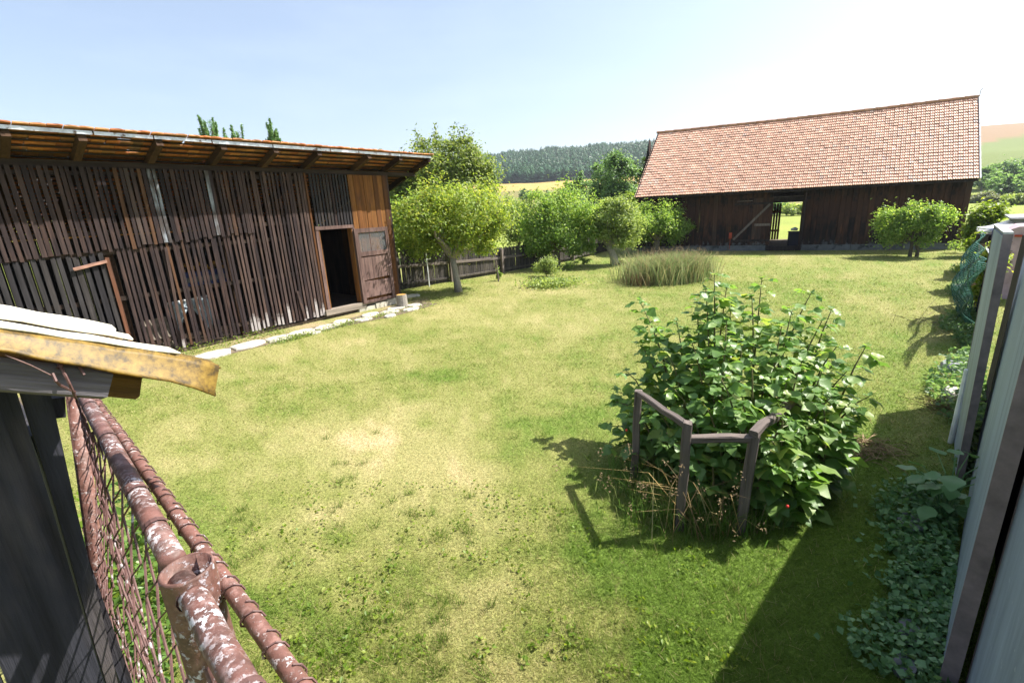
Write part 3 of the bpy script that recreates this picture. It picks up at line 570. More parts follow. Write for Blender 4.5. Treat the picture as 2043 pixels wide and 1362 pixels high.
MB().add([(.165, .085, .33), (.97, .085, .325), (.97, .085, .745), (.165, .085, .72), (.165, .07, .33), (.97, .07, .325), (.97, .07, .745), (.165, .07, .72)], [(0, 1, 2, 3), (7, 6, 5, 4), (0, 4, 5, 1), (1, 5, 6, 2), (2, 6, 7, 3), (3, 7, 4, 0)]).build('panel', M['door'], door)
MB().tube([(.12, .1, 1.08), (.12, .15, 1.08), (.23, .15, 1.04)], .011, 6).box(.105, .135, .1, .107, 1.0, 1.16).build('handle', M['wire'], door)
# frame behind: girts, studs, back and end walls, floor
for z, o in ((.26, -.035), (1.12, -.035), (1.9, -.035), (2.22, -.03), (3.15, -.035)): MB().box(2.05, 8.4, o - .04, o + .028, z, z + .07).build('girt', M['beam_x'], shed)
for q in (2.06, 3.9, 5.75, 7.6): MB().box(q - .06, q + .06, -.2, -.08, 0, 3.28).build('stud', M['beam'], shed)
for i in range(44): MB().box(-.1 + i * .2, .094 + i * .2, -3.72, -3.69, .02, 2.16).build('back_board', M['slat_dark'], shed)
for i in range(18):
    a = -3.68 + i * .204; b = a + .2; z0, z1 = 3.27 + .34 * a, 3.27 + .34 * b; m = MB()
    m.add([(-.1, a, .05), (-.1, b, .05), (-.1, b, z1), (-.1, a, z0), (-.13, a, .05), (-.13, b, .05), (-.13, b, z1), (-.13, a, z0)], [(0, 1, 2, 3), (7, 6, 5, 4), (0, 4, 5, 1), (1, 5, 6, 2), (2, 6, 7, 3), (3, 7, 4, 0)])
    m.build('gable_board', M['slat'], shed)
MB().add([(8.6, -3.7, 0), (8.6, 0, 0), (8.6, 0, 3.27), (8.6, -3.7, 2.0), (8.64, -3.7, 0), (8.64, 0, 0), (8.64, 0, 3.27), (8.64, -3.7, 2.0)], [(0, 1, 2, 3), (7, 6, 5, 4), (0, 4, 5, 1), (1, 5, 6, 2), (2, 6, 7, 3), (3, 7, 4, 0)]).build('end_wall', M['slat_dark'], shed)
MB().box(2.04, 2.06, -3.6, -.25, .0, 2.2).box(1.0, 2.05, -2.2, -2.17, 0, 2.4).build('partition', M['slat'], shed)
MB().box(-.1, 8.6, -3.7, -.04, .01, .06).build('earth_floor', M['earth'], shed)
# pent roof falling to the back
def rz(o): return 3.355 + .34 * o
MB().box(-1.12, 8.5, -.11, -.0, 3.28, 3.375).build('wall_plate', M['beam_x'], shed)
for q in (7.55, 6.62, 5.82, 4.85, 3.87, 2.92, 2.0, .75, -.16, -1.1):
    m = MB(); hw = .05 if q > 0 else .045
    m.beam((q, -3.85, rz(-3.85) + .06), (q, .62, rz(.62) + .075), hw * 2, .12); m.build('rafter', M['beam'], shed)
for j in range(26):
    o = .63 - j * .17
    MB().box(-1.18, 8.5, o - .025, o + .015, rz(o) + .135, rz(o) + .16).build('batten', M['beam_x'], shed)
tm = []
for i in range(5):
    r = random.Random(i); m = MB(); vs = []
    for x in (-.083, -.03, .03, .083):
        for y, t in ((0, 0), (0, .02), (-.31, .0), (-.31, .02)): vs.append((x + r.uniform(-.003, .003), y + r.uniform(-.006, .006), t + .006 * math.cos(x * 19) + r.uniform(-.001, .001)))
    fs = []
    for c in range(3):
        a, b = c * 4, c * 4 + 4; fs += [(a, b, b + 1, a + 1), (a + 1, b + 1, b + 3, a + 3), (a, a + 2, b + 2, b), (a + 2, a + 3, b + 3, b + 2)]
    fs += [(0, 2, 3, 1), (12, 13, 15, 14)]; m.add(vs, fs); tm.append(m.mesh('tile')); tm[-1].materials.append(M['tile_old'])
TA = math.atan(.34) - .06
for j in range(5):
    for c in range(55):
        if rd.random() < .012: continue
        link('tile', tm[(c * 7 + j * 3) % 5], None, shed, (-1.12 + c * .176 + .04 * (j % 2) + rd.gauss(0, .004), .70 - j * .17 + rd.gauss(0, .008), rz(.70 - j * .17) + .165 + rd.uniform(-.003, .006)), (TA + rd.gauss(0, .012), rd.gauss(0, .012), rd.gauss(0, .02)))
m = MB()
for j in range(5, 28):
    for c in range(55):
        o = .75 - j * .17; z = rz(o) + .167; x = -1.12 + c * .176 + .04 * (j % 2); y2 = o - .31; z2 = z - .31 * math.tan(TA)
        m.add([(x - .083, o, z), (x + .083, o, z), (x + .083, y2, z2), (x - .083, y2, z2), (x - .083, o, z + .014), (x + .083, o, z + .014), (x + .083, y2, z2 + .014), (x - .083, y2, z2 + .014)], [(0, 1, 2, 3), (7, 6, 5, 4), (0, 4, 5, 1), (1, 5, 6, 2), (2, 6, 7, 3), (3, 7, 4, 0)])
tag(m.build('roof_tiles', M['tile_old_j'], shed), kind='stuff')
x = -1.15
while x < 8.4:
    w_ = rd.uniform(.7, 1.3); a, b = x, min(x + w_ - .02, 8.45)
    m = MB().box(a, b, .65, .657, rz(.65) + .105 + rd.uniform(-.01, .006), rz(.65) + .153); m.build('drip_edge', M['metalstrip'], shed); x += w_
# things kept inside, seen between the slats
def in_shed(u, o, z=0.0): x, y = shed_xy(u, o); return (x, y, z)
SRZ = shed.rotation_euler[2]
t = empty('plastic_sheet', in_shed(4.66, -.42), SRZ); tag(t, 'crumpled pale blue plastic sheet hanging behind the shed slats', 'plastic sheet')
m = MB(); nn = 9; vs = []
for i in range(nn):
    for j in range(7):
        a = -.34 + .68 * i / (nn - 1); z = .9 - .68 * j / 6 * (0.6 + .4 * math.sin(i * .9 + 1)); vs.append((a, .05 * math.sin(i * 2.1 + j * .7) + .03 * math.sin(j * 2.0 + i), z))
fs = [(i * 7 + j, i * 7 + j + 1, i * 7 + j + 8, i * 7 + j + 7) for i in range(nn - 1) for j in range(6)]
m.add(vs, fs); so = m.build('sheet', M['paleblue'], t, smooth=True); sm_ = so.modifiers.new('thick', 'SOLIDIFY'); sm_.thickness = .004
MB().tube([(-.36, 0, .92), (.36, 0, .89)], .02, 6).build('batten', M['white'], t)
t = empty('storage_shelf', in_shed(4.2, -.5), SRZ); tag(t, 'blue shelf board with pale stripe inside the slatted shed', 'shelf')
MB().box(-.45, .42, -.2, .0, 1.32, 1.42).build('board', M['blue'], t); MB().box(-.45, .42, .0, .012, 1.22, 1.315).build('stripe', M['greystone'], t); MB().box(-.45, .42, -.01, .01, 1.12, 1.215).build('board', M['blue'], t)
for q in (-.43, .36): MB().box(q, q + .04, -.2, -.03, .06, 1.22).build('upright', M['beam'], t)
M['logend'] = wood('split_log', [(0.0, (0.3, 0.16, 0.04)), (1.0, (0.42, 0.24, 0.07))], axis=1)
for i in range(11):
    a = -.4 + i * .08; ob = MB().tube([(0, -.15, 0), (0, .02, 0)], .03 + .008 * (i % 3), 7).build('split_log', M['logend'])
    ob.location = in_shed(4.2 - a, -.5, 1.455 + .05 * ((i * 5) % 3)); ob.rotation_euler = (0, 0, SRZ); tag(ob, 'yellow split log stacked on the blue shelf in the shed', 'log', 'split logs on the shed shelf')
t = MB(); t.beam((0, 0, .04), (.02, -.12, .62), .42, .03, up=(0, 1, 0)); ob = t.build('leaning_slab', M['sill']); ob.location = in_shed(5.28, -.32, .03); ob.rotation_euler = (0, 0, SRZ); tag(ob, 'pale slab leaning inside the shed behind slats', 'slab')
ob = MB().tube([(0, 0, 0), (-.1, -.1, 1.5)], .014, 6).build('broom_handle', M['oldwood']); ob.location = in_shed(1.5, -.75, .07); ob.rotation_euler = (0, 0, SRZ); tag(ob, 'thin wooden pole leaning inside the open shed doorway', 'pole')
# stump and slab by the shed corner
p = gz(803, 613); st = empty('chopping_block', p); tag(st, 'short pale tree stump standing at the shed corner', 'stump')
MB().tube([(0, 0, -.02), (.005, 0, .1), (0, .004, .33)], [.15, .14, .135], 14).build('trunk', M['pale_bark'], st, smooth=False)
MB().tube([(0, .004, .331), (0, .004, .335)], .122, 14).build('cut_face', M['logend'], st)
p = gz(822, 592); ob = MB().box(-.2, .2, -.12, .1, .0, .06).build('flat_slab', M['stone']); ob.location = (p[0], p[1], .0); ob.rotation_euler = (0, 0, .5); tag(ob, 'flat reddish slab lying behind the tree stump', 'slab')
# stone path along the shed
pth = MB(); vs = []; 
pv = [shed_xy(7.5, .5), shed_xy(7.5, 1.05), shed_xy(2.8, 1.0), shed_xy(.9, 1.3), shed_xy(-.4, 1.2), shed_xy(-.4, .45), shed_xy(2.8, .5)]
pth.add([(a, b, .012) for a, b in pv] + [(a, b, -.1) for a, b in pv], [tuple(range(6, -1, -1))[::-1][::-1]] + [(i, (i + 1) % 7, 7 + (i + 1) % 7, 7 + i) for i in range(7)])
path = pth.build('path', M['earth']); tag(path, kind='structure')
for u, o, a, b in ((6.9, .75, .34, .24), (6.2, .78, .36, .23), (5.5, .78, .36, .25), (4.85, .8, .34, .24), (4.2, .76, .33, .22), (3.62, .82, .3, .2), (3.1, .74, .27, .22), (2.6, .84, .26, .2), (2.12, .72, .24, .2), (1.72, .98, .22, .17), (1.35, .7, .24, .18), (.92, .86, .26, .2), (.5, .62, .24, .2), (.45, 1.12, .22, .15), (.05, .8, .2, .16), (3.0, 1.06, .13, .09), (1.2, 1.25, .17, .1)):
    n_ = 9; vs = []
    for z, g in ((.045 + rd.uniform(-.012, .012), .96), (.032, 1.06), (-.06, 1.06)):
        rr = random.Random(int(u * 100 + o * 10))
        for q in range(n_):
            th = 2 * math.pi * q / n_; f = rr.uniform(.8, 1.12) * g; ct, st_ = math.cos(th), math.sin(th); e = (abs(ct) ** 3 + abs(st_) ** 3) ** (-1 / 3)
            x, y = shed_xy(u + a * f * ct * e * .95, o + b * f * st_ * e * .95); vs.append((x, y, z))
    MB().add(vs, [tuple(range(n_))[::-1]] + [(l * n_ + (q + 1) % n_, l * n_ + q, l * n_ + n_ + q, l * n_ + n_ + (q + 1) % n_) for l in range(2) for q in range(n_)]).build('paving_stone', M['stone'], path)
# ------------------------------------------------------------------ barn across the end of the yard; local axes: x along the front from its right corner, y outwards, z up
rd = random.Random(11)
barn = empty('barn', (BX, BY, 0), math.atan2(-BD[1], -BD[0]))
tag(barn, 'big dark wooden barn with steep red clay tile roof', 'barn')
# reddish band half-way up the boards, greyed feet where rain splashes
_nt = M['barn_board'].node_tree; _b = [n for n in _nt.nodes if n.type == 'BSDF_PRINCIPLED'][0]; _src = _b.inputs['Base Color'].links[0].from_socket
_tc = _nt.nodes.new('ShaderNodeTexCoord'); _sx = _nt.nodes.new('ShaderNodeSeparateXYZ'); _nt.links.new(_tc.outputs['Object'], _sx.inputs[0])
_no = _nt.nodes.new('ShaderNodeTexNoise'); _no.inputs['Scale'].default_value = 5; _no.inputs['Detail'].default_value = 6
_oi = _nt.nodes.new('ShaderNodeObjectInfo'); _va = _nt.nodes.new('ShaderNodeVectorMath'); _va.operation = 'ADD'; _mu = _nt.nodes.new('ShaderNodeMath'); _mu.operation = 'MULTIPLY'; _mu.inputs[1].default_value = 31.0
_nt.links.new(_oi.outputs['Random'], _mu.inputs[0]); _nt.links.new(_tc.outputs['Object'], _va.inputs[0]); _nt.links.new(_mu.outputs[0], _va.inputs[1]); _nt.links.new(_va.outputs[0], _no.inputs['Vector'])
_a2 = _nt.nodes.new('ShaderNodeMath'); _a2.operation = 'MULTIPLY_ADD'; _a2.inputs[1].default_value = 1.5; _nt.links.new(_no.outputs['Fac'], _a2.inputs[0]); _nt.links.new(_sx.outputs[2], _a2.inputs[2])
_dv = _nt.nodes.new('ShaderNodeMath'); _dv.operation = 'DIVIDE'; _dv.inputs[1].default_value = 4.0; _nt.links.new(_a2.outputs[0], _dv.inputs[0])
_rp = ramp(_nt, [(.16, (.55, .55, .55)), (.2, (0, 0, 0)), (.36, (0, 0, 0)), (.5, (.55, .55, .55)), (.62, (.5, .5, .5)), (.7, (0, 0, 0))]); _nt.links.new(_dv.outputs[0], _rp.inputs['Fac'])
_rc = ramp(_nt, [(.2, (.14, .15, .165)), (.3, (.07, .03, .019))]); _nt.links.new(_dv.outputs[0], _rc.inputs['Fac'])
_gm = [n for n in _nt.nodes if n.type == 'TEX_NOISE'][0]
_nt.links.new(mixc(_nt, _rp.outputs['Color'], _src, _rc.outputs['Color']), _b.inputs['Base Color'])
bb = [slat_mesh('board', .178, .026, 2.3, 500 + i) for i in range(5)]
u = .06; i = 0
while u < 12.1:
    if not (5.2 < u < 6.42):
        gap = .0
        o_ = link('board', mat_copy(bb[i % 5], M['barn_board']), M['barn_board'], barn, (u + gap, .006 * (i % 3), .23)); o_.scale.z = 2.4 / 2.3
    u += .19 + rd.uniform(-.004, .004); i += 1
for a, b in ((0, 1.7), (1.72, 3.4), (3.42, 5.2), (6.42, 8.0), (8.02, 10.0), (10.02, 12.0)): MB().box(a, b, -.12, .03, -.06, .235).build('plinth_block', M['plinth'], barn)
MB().box(5.14, 5.24, -.14, .03, 0, 2.5).build('door_post', M['barn_dark'], barn); MB().box(6.40, 6.50, -.14, .03, 0, 2.5).build('door_post', M['barn_dark'], barn)
MB().box(5.0, 6.6, -.14, .035, 2.08, 2.22).build('lintel', M['barn_dark'], barn); MB().box(5.2, 6.45, -.02, .0, 2.235, 2.255).build('door_rail', M['oldwood'], barn)
MB().box(-.05, 12.1, -.16, -.02, 2.42, 2.56).build('wall_plate', M['barn_dark'], barn)
MB().box(.0, 12.0, -4.95, -.13, -.04, .1).build('barn_floor', M['earth'], barn)
MB().box(5.24, 6.40, -.2, .1, -.05, .19).build('doorstep', M['barn_dark'], barn)
# left leaf: boarded door with a diagonal brace
ld = MB().box(6.36, 7.86, .05, .085, .40, .50).build('door', M['barn_dark'], barn); ld['label'] = 'closed left barn door with a long diagonal brace'
for j in range(8):
    o_ = link('board', mat_copy(bb[j % 5], M['barn_board']), M['barn_board'], ld, (6.45 + j * .188, .035, .26)); o_.scale.z = 1.98 / 2.3
MB().box(6.36, 7.86, .051, .08, 1.98, 2.06).build('rail', M['barn_dark'], ld); MB().box(6.40, 7.0, .051, .085, 1.07, 1.17).build('rail', M['oldwood'], ld)
MB().beam((7.8, .09, .5), (6.47, .09, 1.98), .035, .09).build('brace', M['oldwood'], ld); MB().box(7.15, 7.75, .052, .07, 2.13, 2.155).build('hinge_rod', M['oldwood'], ld)
# right leaf swung out towards the yard
rl = MB(); ang = math.radians(86)
rleaf = empty('door', (5.18, .05, 0), ang); rleaf.parent = barn; rleaf['label'] = 'right barn door swung open, seen almost edge on'
rleaf.rotation_euler = (0, 0, math.radians(84))
for j in range(5):
    o_ = link('board', mat_copy(bb[j % 5], M['slat']), M['slat'], rleaf, (.1 + j * .19, 0, .08)); o_.scale.z = 2.28 / 2.3
for z in (.35, 2.0): MB().box(.0, .98, .014, .05, z, z + .1).build('rail', M['barn_dark'], rleaf)
# back wall with a sunlit opening and a half open slatted leaf
i = 0; u = .1
while u < 12.0:
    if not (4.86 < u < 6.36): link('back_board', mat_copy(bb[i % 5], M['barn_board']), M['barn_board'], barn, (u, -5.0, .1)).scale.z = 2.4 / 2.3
    u += .1795; i += 1
MB().box(4.7, 6.6, -5.04, -4.96, 1.95, 2.5).build('back_lintel', M['barn_dark'], barn)
sd_ = MB().box(5.76, 6.36, -4.98, -4.95, .5, .6).box(5.76, 6.36, -4.98, -4.95, 1.45, 1.55).build('slatted_door', M['board_orange'], barn)  # orange board colour stands in for light on this leaf and its slats
for j in range(5): MB().box(5.77 + j * .122, 5.77 + j * .122 + .098, -5.0, -4.982, -.02, 1.92).build('slat', M['board_orange'], sd_)
# gable ends
for x, d in ((0.0, -.03), (12.05, .03)):
    for j in range(25):
        a = -5.0 + j * .2; b = a + .197; zt = lambda o: 2.5 + 2.95 * (1 - abs(o + 2.5) / 2.5)
        MB().add([(x, a, .1), (x, b, .1), (x, b, zt(b)), (x, a, zt(a)), (x + d, a, .1), (x + d, b, .1), (x + d, b, zt(b)), (x + d, a, zt(a))], [(0, 1, 2, 3), (7, 6, 5, 4), (0, 4, 5, 1), (1, 5, 6, 2), (2, 6, 7, 3), (3, 7, 4, 0)]).build('gable_board', M['barn_board'], barn)
# roof: 45 degrees, slightly sagging
EO, EZ, RO, RZ_ = .62, 2.56, -2.49, 5.62; SL = math.hypot(EO - RO, RZ_ - EZ); PA = math.atan2(RZ_ - EZ, EO - RO)
def roofpt(u, s, up=0.0):
    t = s / SL; sag = -.05 * math.sin(math.pi * min(max((u + .4) / 12.5, 0), 1)) * t + .022 * (float(fbm(np.array([u / 1.6]), np.array([s / 1.3]), 8)[0]) - .5)
    return (u - .44 * t, EO + (RO - EO) * t - up * -math.sin(PA), EZ + (RZ_ - EZ) * t + sag + up * math.cos(PA))
def skew_slab(y0, z0, y1, z1, th): 
    a0, a1 = (.04, 12.04); s_ = -.44
    return MB().add([(a0, y0, z0), (a1, y0, z0), (a1 + s_, y1, z1), (a0 + s_, y1, z1), (a0, y0, z0 - th), (a1, y0, z0 - th), (a1 + s_, y1, z1 - th), (a0 + s_, y1, z1 - th)], [(0, 1, 2, 3), (7, 6, 5, 4), (0, 4, 5, 1), (1, 5, 6, 2), (2, 6, 7, 3), (3, 7, 4, 0)])
skew_slab(EO - .04, EZ - .06, RO, RZ_ - .085, .05).build('roof_deck', M['barn_dark'], barn)
skew_slab(-5.6, EZ - .02, RO - .01, RZ_ - .02, .05).build('rear_roof', M['tile_j'], barn)
for u in np.arange(.3, 12, 1.0): MB().box(u - .05, u + .05, -.1, .54, 2.43, 2.5).build('eave_joist', M['barn_dark'], barn)
NROW, TW = 27, .142; NCOL = 85; RP = SL / NROW
prof = [(0, .02), (.014, .006), (.052, .003), (.062, .017), (.076, .017), (.088, .003), (.126, .004), (.138, .018)]
def tile_geo(seed):
    r = random.Random(seed); vs = []; fs = []; n = len(prof)
    for y, dz in ((-.014, .024), (RP * 1.02, -.004)):
        for x, z in prof: vs.append((x, y, z + dz + r.uniform(-.001, .001)))
    for x, z in prof: vs.append((x, -.014, z - .004))
    for q in range(n - 1): fs += [(q, q + 1, n + q + 1, n + q), (2 * n + q, 2 * n + q + 1, q + 1, q)]
    return vs, fs
tgs = [tile_geo(i) for i in range(4)]; tms = []
for vs, fs in tgs:
    me = MB().add(vs, fs).mesh('tile'); me.materials.append(M['tile']); tms.append(me)
cand = []
for r in range(NROW):
    for c in range(NCOL):
        cand.append((r, c, c * TW + r * .0))
Rt = Matrix.Rotation(math.pi, 4, 'Z')            # tile local y runs up the slope
def tile_mat(r, c):
    px, py, pz = roofpt(.04 + c * TW, r * RP, .0)
    up = Vector((-.44 / SL, (RO - EO) / SL, (RZ_ - EZ) / SL)).normalized(); nx = Vector((-1, 0, 0)); nz = nx.cross(up).normalized(); nx = up.cross(nz)
    jit = rd.gauss(0, .006); m = Matrix(((nx.x, up.x, nz.x, px + TW), (nx.y, up.y, nz.y, py + rd.gauss(0, .003)), (nx.z, up.z, nz.z, pz + rd.uniform(0, .008)), (0, 0, 0, 1)))
    return m @ Matrix.Rotation(jit, 4, 'Z') @ Matrix.Rotation(rd.gauss(0, .012), 4, 'Y')
joined = MB(); n_ind = 0
for r, c, u in sorted(cand, key=lambda q: q[1] * 1.0 + q[0] * .35):
    mt = tile_mat(r, c); k = (r * 5 + c * 3) % 4
    if n_ind < 296:
        o_ = link('tile', tms[k], None, barn); o_.matrix_local = mt; n_ind += 1
    else: joined.add([mt @ Vector(v) for v in tgs[k][0]], tgs[k][1])
tag(joined.build('roof_tiles', M['tile_j'], barn), kind='stuff')
for j in range(30):
    u0 = .0 + j * .405; a = roofpt(u0, SL, .03); b = roofpt(u0 + .43, SL, .045)
    MB().tube([(a[0], RO + .02, a[2] + .0), (b[0], RO + .02, b[2] + .0)], [.05, .058], 8).build('ridge_tile', M['tile'], barn)
for x in (.0, 12.06):
    MB().beam((x + .0, EO, EZ - .06), (x - .44, RO, RZ_ - .03), .04, .16, up=(0, 0, 1)).build('verge_board', M['metalstrip'] if x < 1 else M['barn_dark'], barn)
MB().tube([(-.44, RO, RZ_), (-.45, RO, RZ_ + .22), (-.5, RO, RZ_ + .3)], .012, 5).build('lightning_rod', M['wire'], barn)
# small things at the barn
def at_barn(u, o, z=0.0): x, y = barn_xy(u, o); return (x, y, z)
ob = MB().box(-.06, .06, 0, .05, -.13, .13).box(-.01, .01, .0, .02, -.6, -.13).build('red_marker', M['redpaint']); ob.location = at_barn(7.93, .06, .68); ob.rotation_euler = (0, 0, barn.rotation_euler[2]); tag(ob, 'small red box fixed low beside the barn door', 'box')
ob = MB().box(-.2, .2, -.2, .2, 0, .62).box(-.22, .22, -.22, .22, .62, .66).build('dark_crate', M['navy']); ob.location = at_barn(5.42, -.7, .1); ob.rotation_euler = (0, 0, barn.rotation_euler[2]); tag(ob, 'dark blue crate standing just inside the barn doorway', 'crate')
ob = MB().tube([(-.16, 0, 0), (-.05, .02, .03), (.1, 0, 0)], [.05, .08, .04], 8).build('white_bag', M['white']); ob.location = at_barn(5.45, -.7, .84); ob.rotation_euler = (0, 0, barn.rotation_euler[2]); tag(ob, 'white rolled bag on the dark crate in the barn', 'bag')
for (a, b), (c, d) in (((1775, 500), (1787, 452)), ((1838, 498), (1843, 458))):
    p, q = gz(a, b), at(c, d, np.hypot(*gz(a, b)[:2])); ob = MB().tube([p - np.array([0, 0, .1]), q], .035, 7).build('tree_stake', M['oldwood']); tag(ob, 'pale wooden stake leaning %s the small round tree before the barn' % ('left of' if a < 1800 else 'right behind'), 'stake')
# ------------------------------------------------------------------ picket fence between shed and barn
rd = random.Random(21); rg0 = np.random.default_rng(5)
FP = [np.array([-3.75, 14.5]), np.array([-.28, 17.64]), np.array([2.79, 20.65]), np.array([5.3, 24.4])]
fence = empty('picket_fence', (FP[0][0], FP[0][1], 0)); tag(fence, 'grey weathered picket fence behind the apple trees', 'fence')
pk = []
for i in range(5):
    m = MB(); w = .031 + .002 * i; m.add([(-w, -.011, 0), (w, -.011, 0), (w, .011, 0), (-w, .011, 0), (-w, -.011, 1.0), (w, -.011, 1.0), (w, .011, 1.0), (-w, .011, 1.0), (0, -.011, 1.03), (0, .011, 1.03)],
        [(0, 1, 5, 8, 4), (3, 7, 9, 6, 2), (1, 2, 6, 5), (0, 4, 7, 3), (4, 8, 9, 7), (8, 5, 6, 9)]); pk.append(m.mesh('picket')); pk[-1].materials.append(M['picket'])
O_ = FP[0]; tot = 0; Ltot = sum(np.linalg.norm(FP[i + 1] - FP[i]) for i in range(3))
for a, b in zip(FP[:-1], FP[1:]):
    Ls = np.linalg.norm(b - a); d = (b - a) / Ls; ang = math.atan2(d[1], d[0]); nrm = np.array([d[1], -d[0]]); s = .03
    while s < Ls - .02:
        p = a + d * s - O_; h = 1.22 - .32 * min(1, (tot + s) / 5.0); link('picket', rd.choice(pk), None, fence, (p[0], p[1], .02), (rd.gauss(0, .012), rd.gauss(0, .008), ang), (1, 1, h * (1 + rd.uniform(-.015, .015)))); s += .082 + rd.uniform(-.004, .004)
    for f0 in np.arange(0, 1, 1 / max(1, round(Ls / 2.0))):
        f1 = min(1, f0 + 1 / max(1, round(Ls / 2.0))); q0, q1 = a + d * Ls * f0 - O_ + nrm * .035, a + d * Ls * f1 - O_ + nrm * .035
        for zf, th in ((.62, .09), (.14, .07)):
            h0 = 1.22 - .32 * min(1, (tot + Ls * f0) / 5.0); h1 = 1.22 - .32 * min(1, (tot + Ls * f1) / 5.0)
            beamx('rail', (*q0, zf * h0), (*q1, zf * h1), .05, th, M['oldwood_x'] if zf > .5 else M['picket'], fence, seed=int(f0 * 9))
        pp = a + d * Ls * f0 - O_ + nrm * .1
        MB().box(-.045, .045, -.045, .045, -.1, 1.2 - .32 * min(1, (tot + Ls * f0) / 5.0)).build('post', M['oldwood'], fence, (pp[0], pp[1], 0), (0, 0, ang))
    tot += Ls
p = gz(857, 572); t = MB().tube([p - np.array([0, 0, .1]), at(849, 498, np.hypot(p[0], p[1]))], .018, 6); q = at(853, 518, np.hypot(p[0], p[1])); t.beam(q - np.array([.1, .0, 0]), q + np.array([.1, 0, .02]), .02, .03)
tag(t.build('white_stake', M['white']), 'thin pale stake with a small crossbar by the picket fence', 'stake')

# ------------------------------------------------------------------ orchard trees
tree('apple_tree', 'yellow-green apple tree with bare forked trunk nearest the shed', 'tree', gz(915, 582), [((-.2, 0, 2.25), (1.55, 1.3, 1.05)), ((.85, .1, 1.55), (.75, .8, .65)), ((-1.0, .2, 1.7), (.8, .9, .6))], 20000, .082, M['lf_apple_y'], 'pale_bark', .10, 1.0, 3, 40, .35, 80, 'apple trees along the picket fence', lean=(-.1, 0), hang=.25)
tree('apple_tree', 'dense dark-bottomed apple tree with crown almost reaching the ground', 'tree', gz(1112, 532), [((-.1, 0, 1.75), (1.75, 1.3, 1.15)), ((.9, -.2, 1.2), (.95, .9, .75)), ((-.9, -.1, 1.0), (.7, .7, .6))], 27000, .088, M['lf_apple'], 'bark', .12, .7, 4, 70, .5, 84, 'apple trees along the picket fence', hang=.3)
tree('apple_tree', 'small apple tree with thick pale bent trunk, third along the fence', 'tree', gz(1228, 528), [((-.0, .1, 1.8), (1.05, 1.0, .85)), ((.45, -.1, 1.25), (.8, .8, .6)), ((-.5, 0, 1.4), (.7, .7, .6))], 18000, .085, M['lf_pale'], 'pale_bark', .15, .75, 5, 26, .4, 44, 'apple trees along the picket fence', lean=(-.28, 0), hang=.25)
tree('apple_tree', 'round apple tree standing before the left end of the barn', 'tree', gz(1306, 506), [((.1, 0, 1.45), (1.35, 1.2, .82)), ((1.0, -.3, 1.15), (.85, .8, .62)), ((-.7, .2, 1.2), (.9, .9, .6))], 20000, .09, M['lf_apple'], 'bark', .17, .62, 6, 20, .3, 56, 'apple trees along the picket fence', lean=(.1, 0), hang=.3)
tree('small_round_tree', 'low wide round tree in front of the barn right of its door', 'tree', gz(1815, 512), [((.0, .0, 1.4), (.85, .85, .75)), ((.35, -.3, 1.15), (.6, .6, .6)), ((-.35, .3, 1.2), (.6, .6, .65))], 14000, .085, M['lf_apple'], 'bark', .05, .6, 7, 30, .3, 56, stems=[(0, 0), (.16, -.1)], hang=.3)
p = at(822, 520, 16.2); tree('apple_tree', 'green bushy tree squeezed between shed and yellow-green apple tree', 'tree', (p[0], p[1]), [((0, 0, 1.75), (1.2, 1.0, 1.15)), ((.7, .4, 1.3), (.9, .8, .8))], 15000, .09, M['lf_apple'], 'bark', .09, .7, 8, 12, .4, 40, 'apple trees along the picket fence')
# trees beyond the fence
p = at(888, 480, 25); tree('tall_willow', 'tall loose yellow-green tree rising behind the apple trees', 'tree', (p[0], p[1]), [((.3, 0, 3.6), (2.2, 1.8, 2.2)), ((-1.5, .2, 3.3), (1.6, 1.4, 2.0)), ((2.0, 0, 3.2), (1.4, 1.3, 2.0)), ((.7, 0, 4.9), (1.9, 1.4, 1.2)), ((-2.4, .3, 3.0), (1.0, 1.0, 1.9)), ((2.6, -.3, 1.8), (1.4, 1.2, 1.3))], 40000, .15, M['lf_willow'], 'bark', .17, 1.6, 9, 190, .8, 110, spread=.32)
p = at(1035, 480, 27); tree('leafy_shrub', 'pale leafy shrub growing behind the fence beside tall tree', 'shrub', (p[0], p[1]), [((0, 0, 1.9), (1.7, 1.3, 1.5)), ((1.4, 0, 1.6), (1.3, 1.0, 1.2))], 16000, .13, M['lf_pale'], 'bark', .08, .6, 10, 25, .7, 36)
def far_tree(px, pybot, pytop, wpx, dist, lm, name, label, seed, n=6000, leaf=.2, cat='tree', group=None, shoots=10, th=None):
    b = at(px, pybot, dist); zb = float(terr(b[0], b[1])); zt = at(px, pytop, dist)[2]; hgt = zt - zb
    dep = float(np.dot(np.array([b[0], b[1], zb - H]), CR[2])); wr = wpx * dep / FPX / 2
    return tree(name, label, cat, (b[0], b[1]), [((0, 0, hgt * .55), (wr * .9, wr * .8, hgt * .40)), ((wr * .3, 0, hgt * .32), (wr * .75, wr * .7, hgt * .28)), ((-wr * .3, 0, hgt * .35), (wr * .7, wr * .7, hgt * .28)), ((0, 0, hgt * .78), (wr * .5, wr * .5, hgt * .18))], n, leaf, lm, 'bark', .02 * hgt + .04, hgt * .22, seed, shoots, hgt * .12, 46, group, spread=.36)
G2 = 'trees beside the barn'
far_tree(1155, 430, 335, 62, 44, M['lf_blue'], 'deciduous_tree', 'shorter blue-green tree left end of group beyond the barn', 31, 12000, .2, group=G2)
far_tree(1196, 430, 318, 50, 40, M['lf_blue'], 'deciduous_tree', 'narrow blue-green tree second from left beyond the barn', 32, 10000, .2, group=G2)
far_tree(1238, 430, 290, 82, 38, M['lf_blue'], 'deciduous_tree', 'tallest full blue-green tree left of the barn roof', 33, 18000, .2, group=G2, shoots=24)
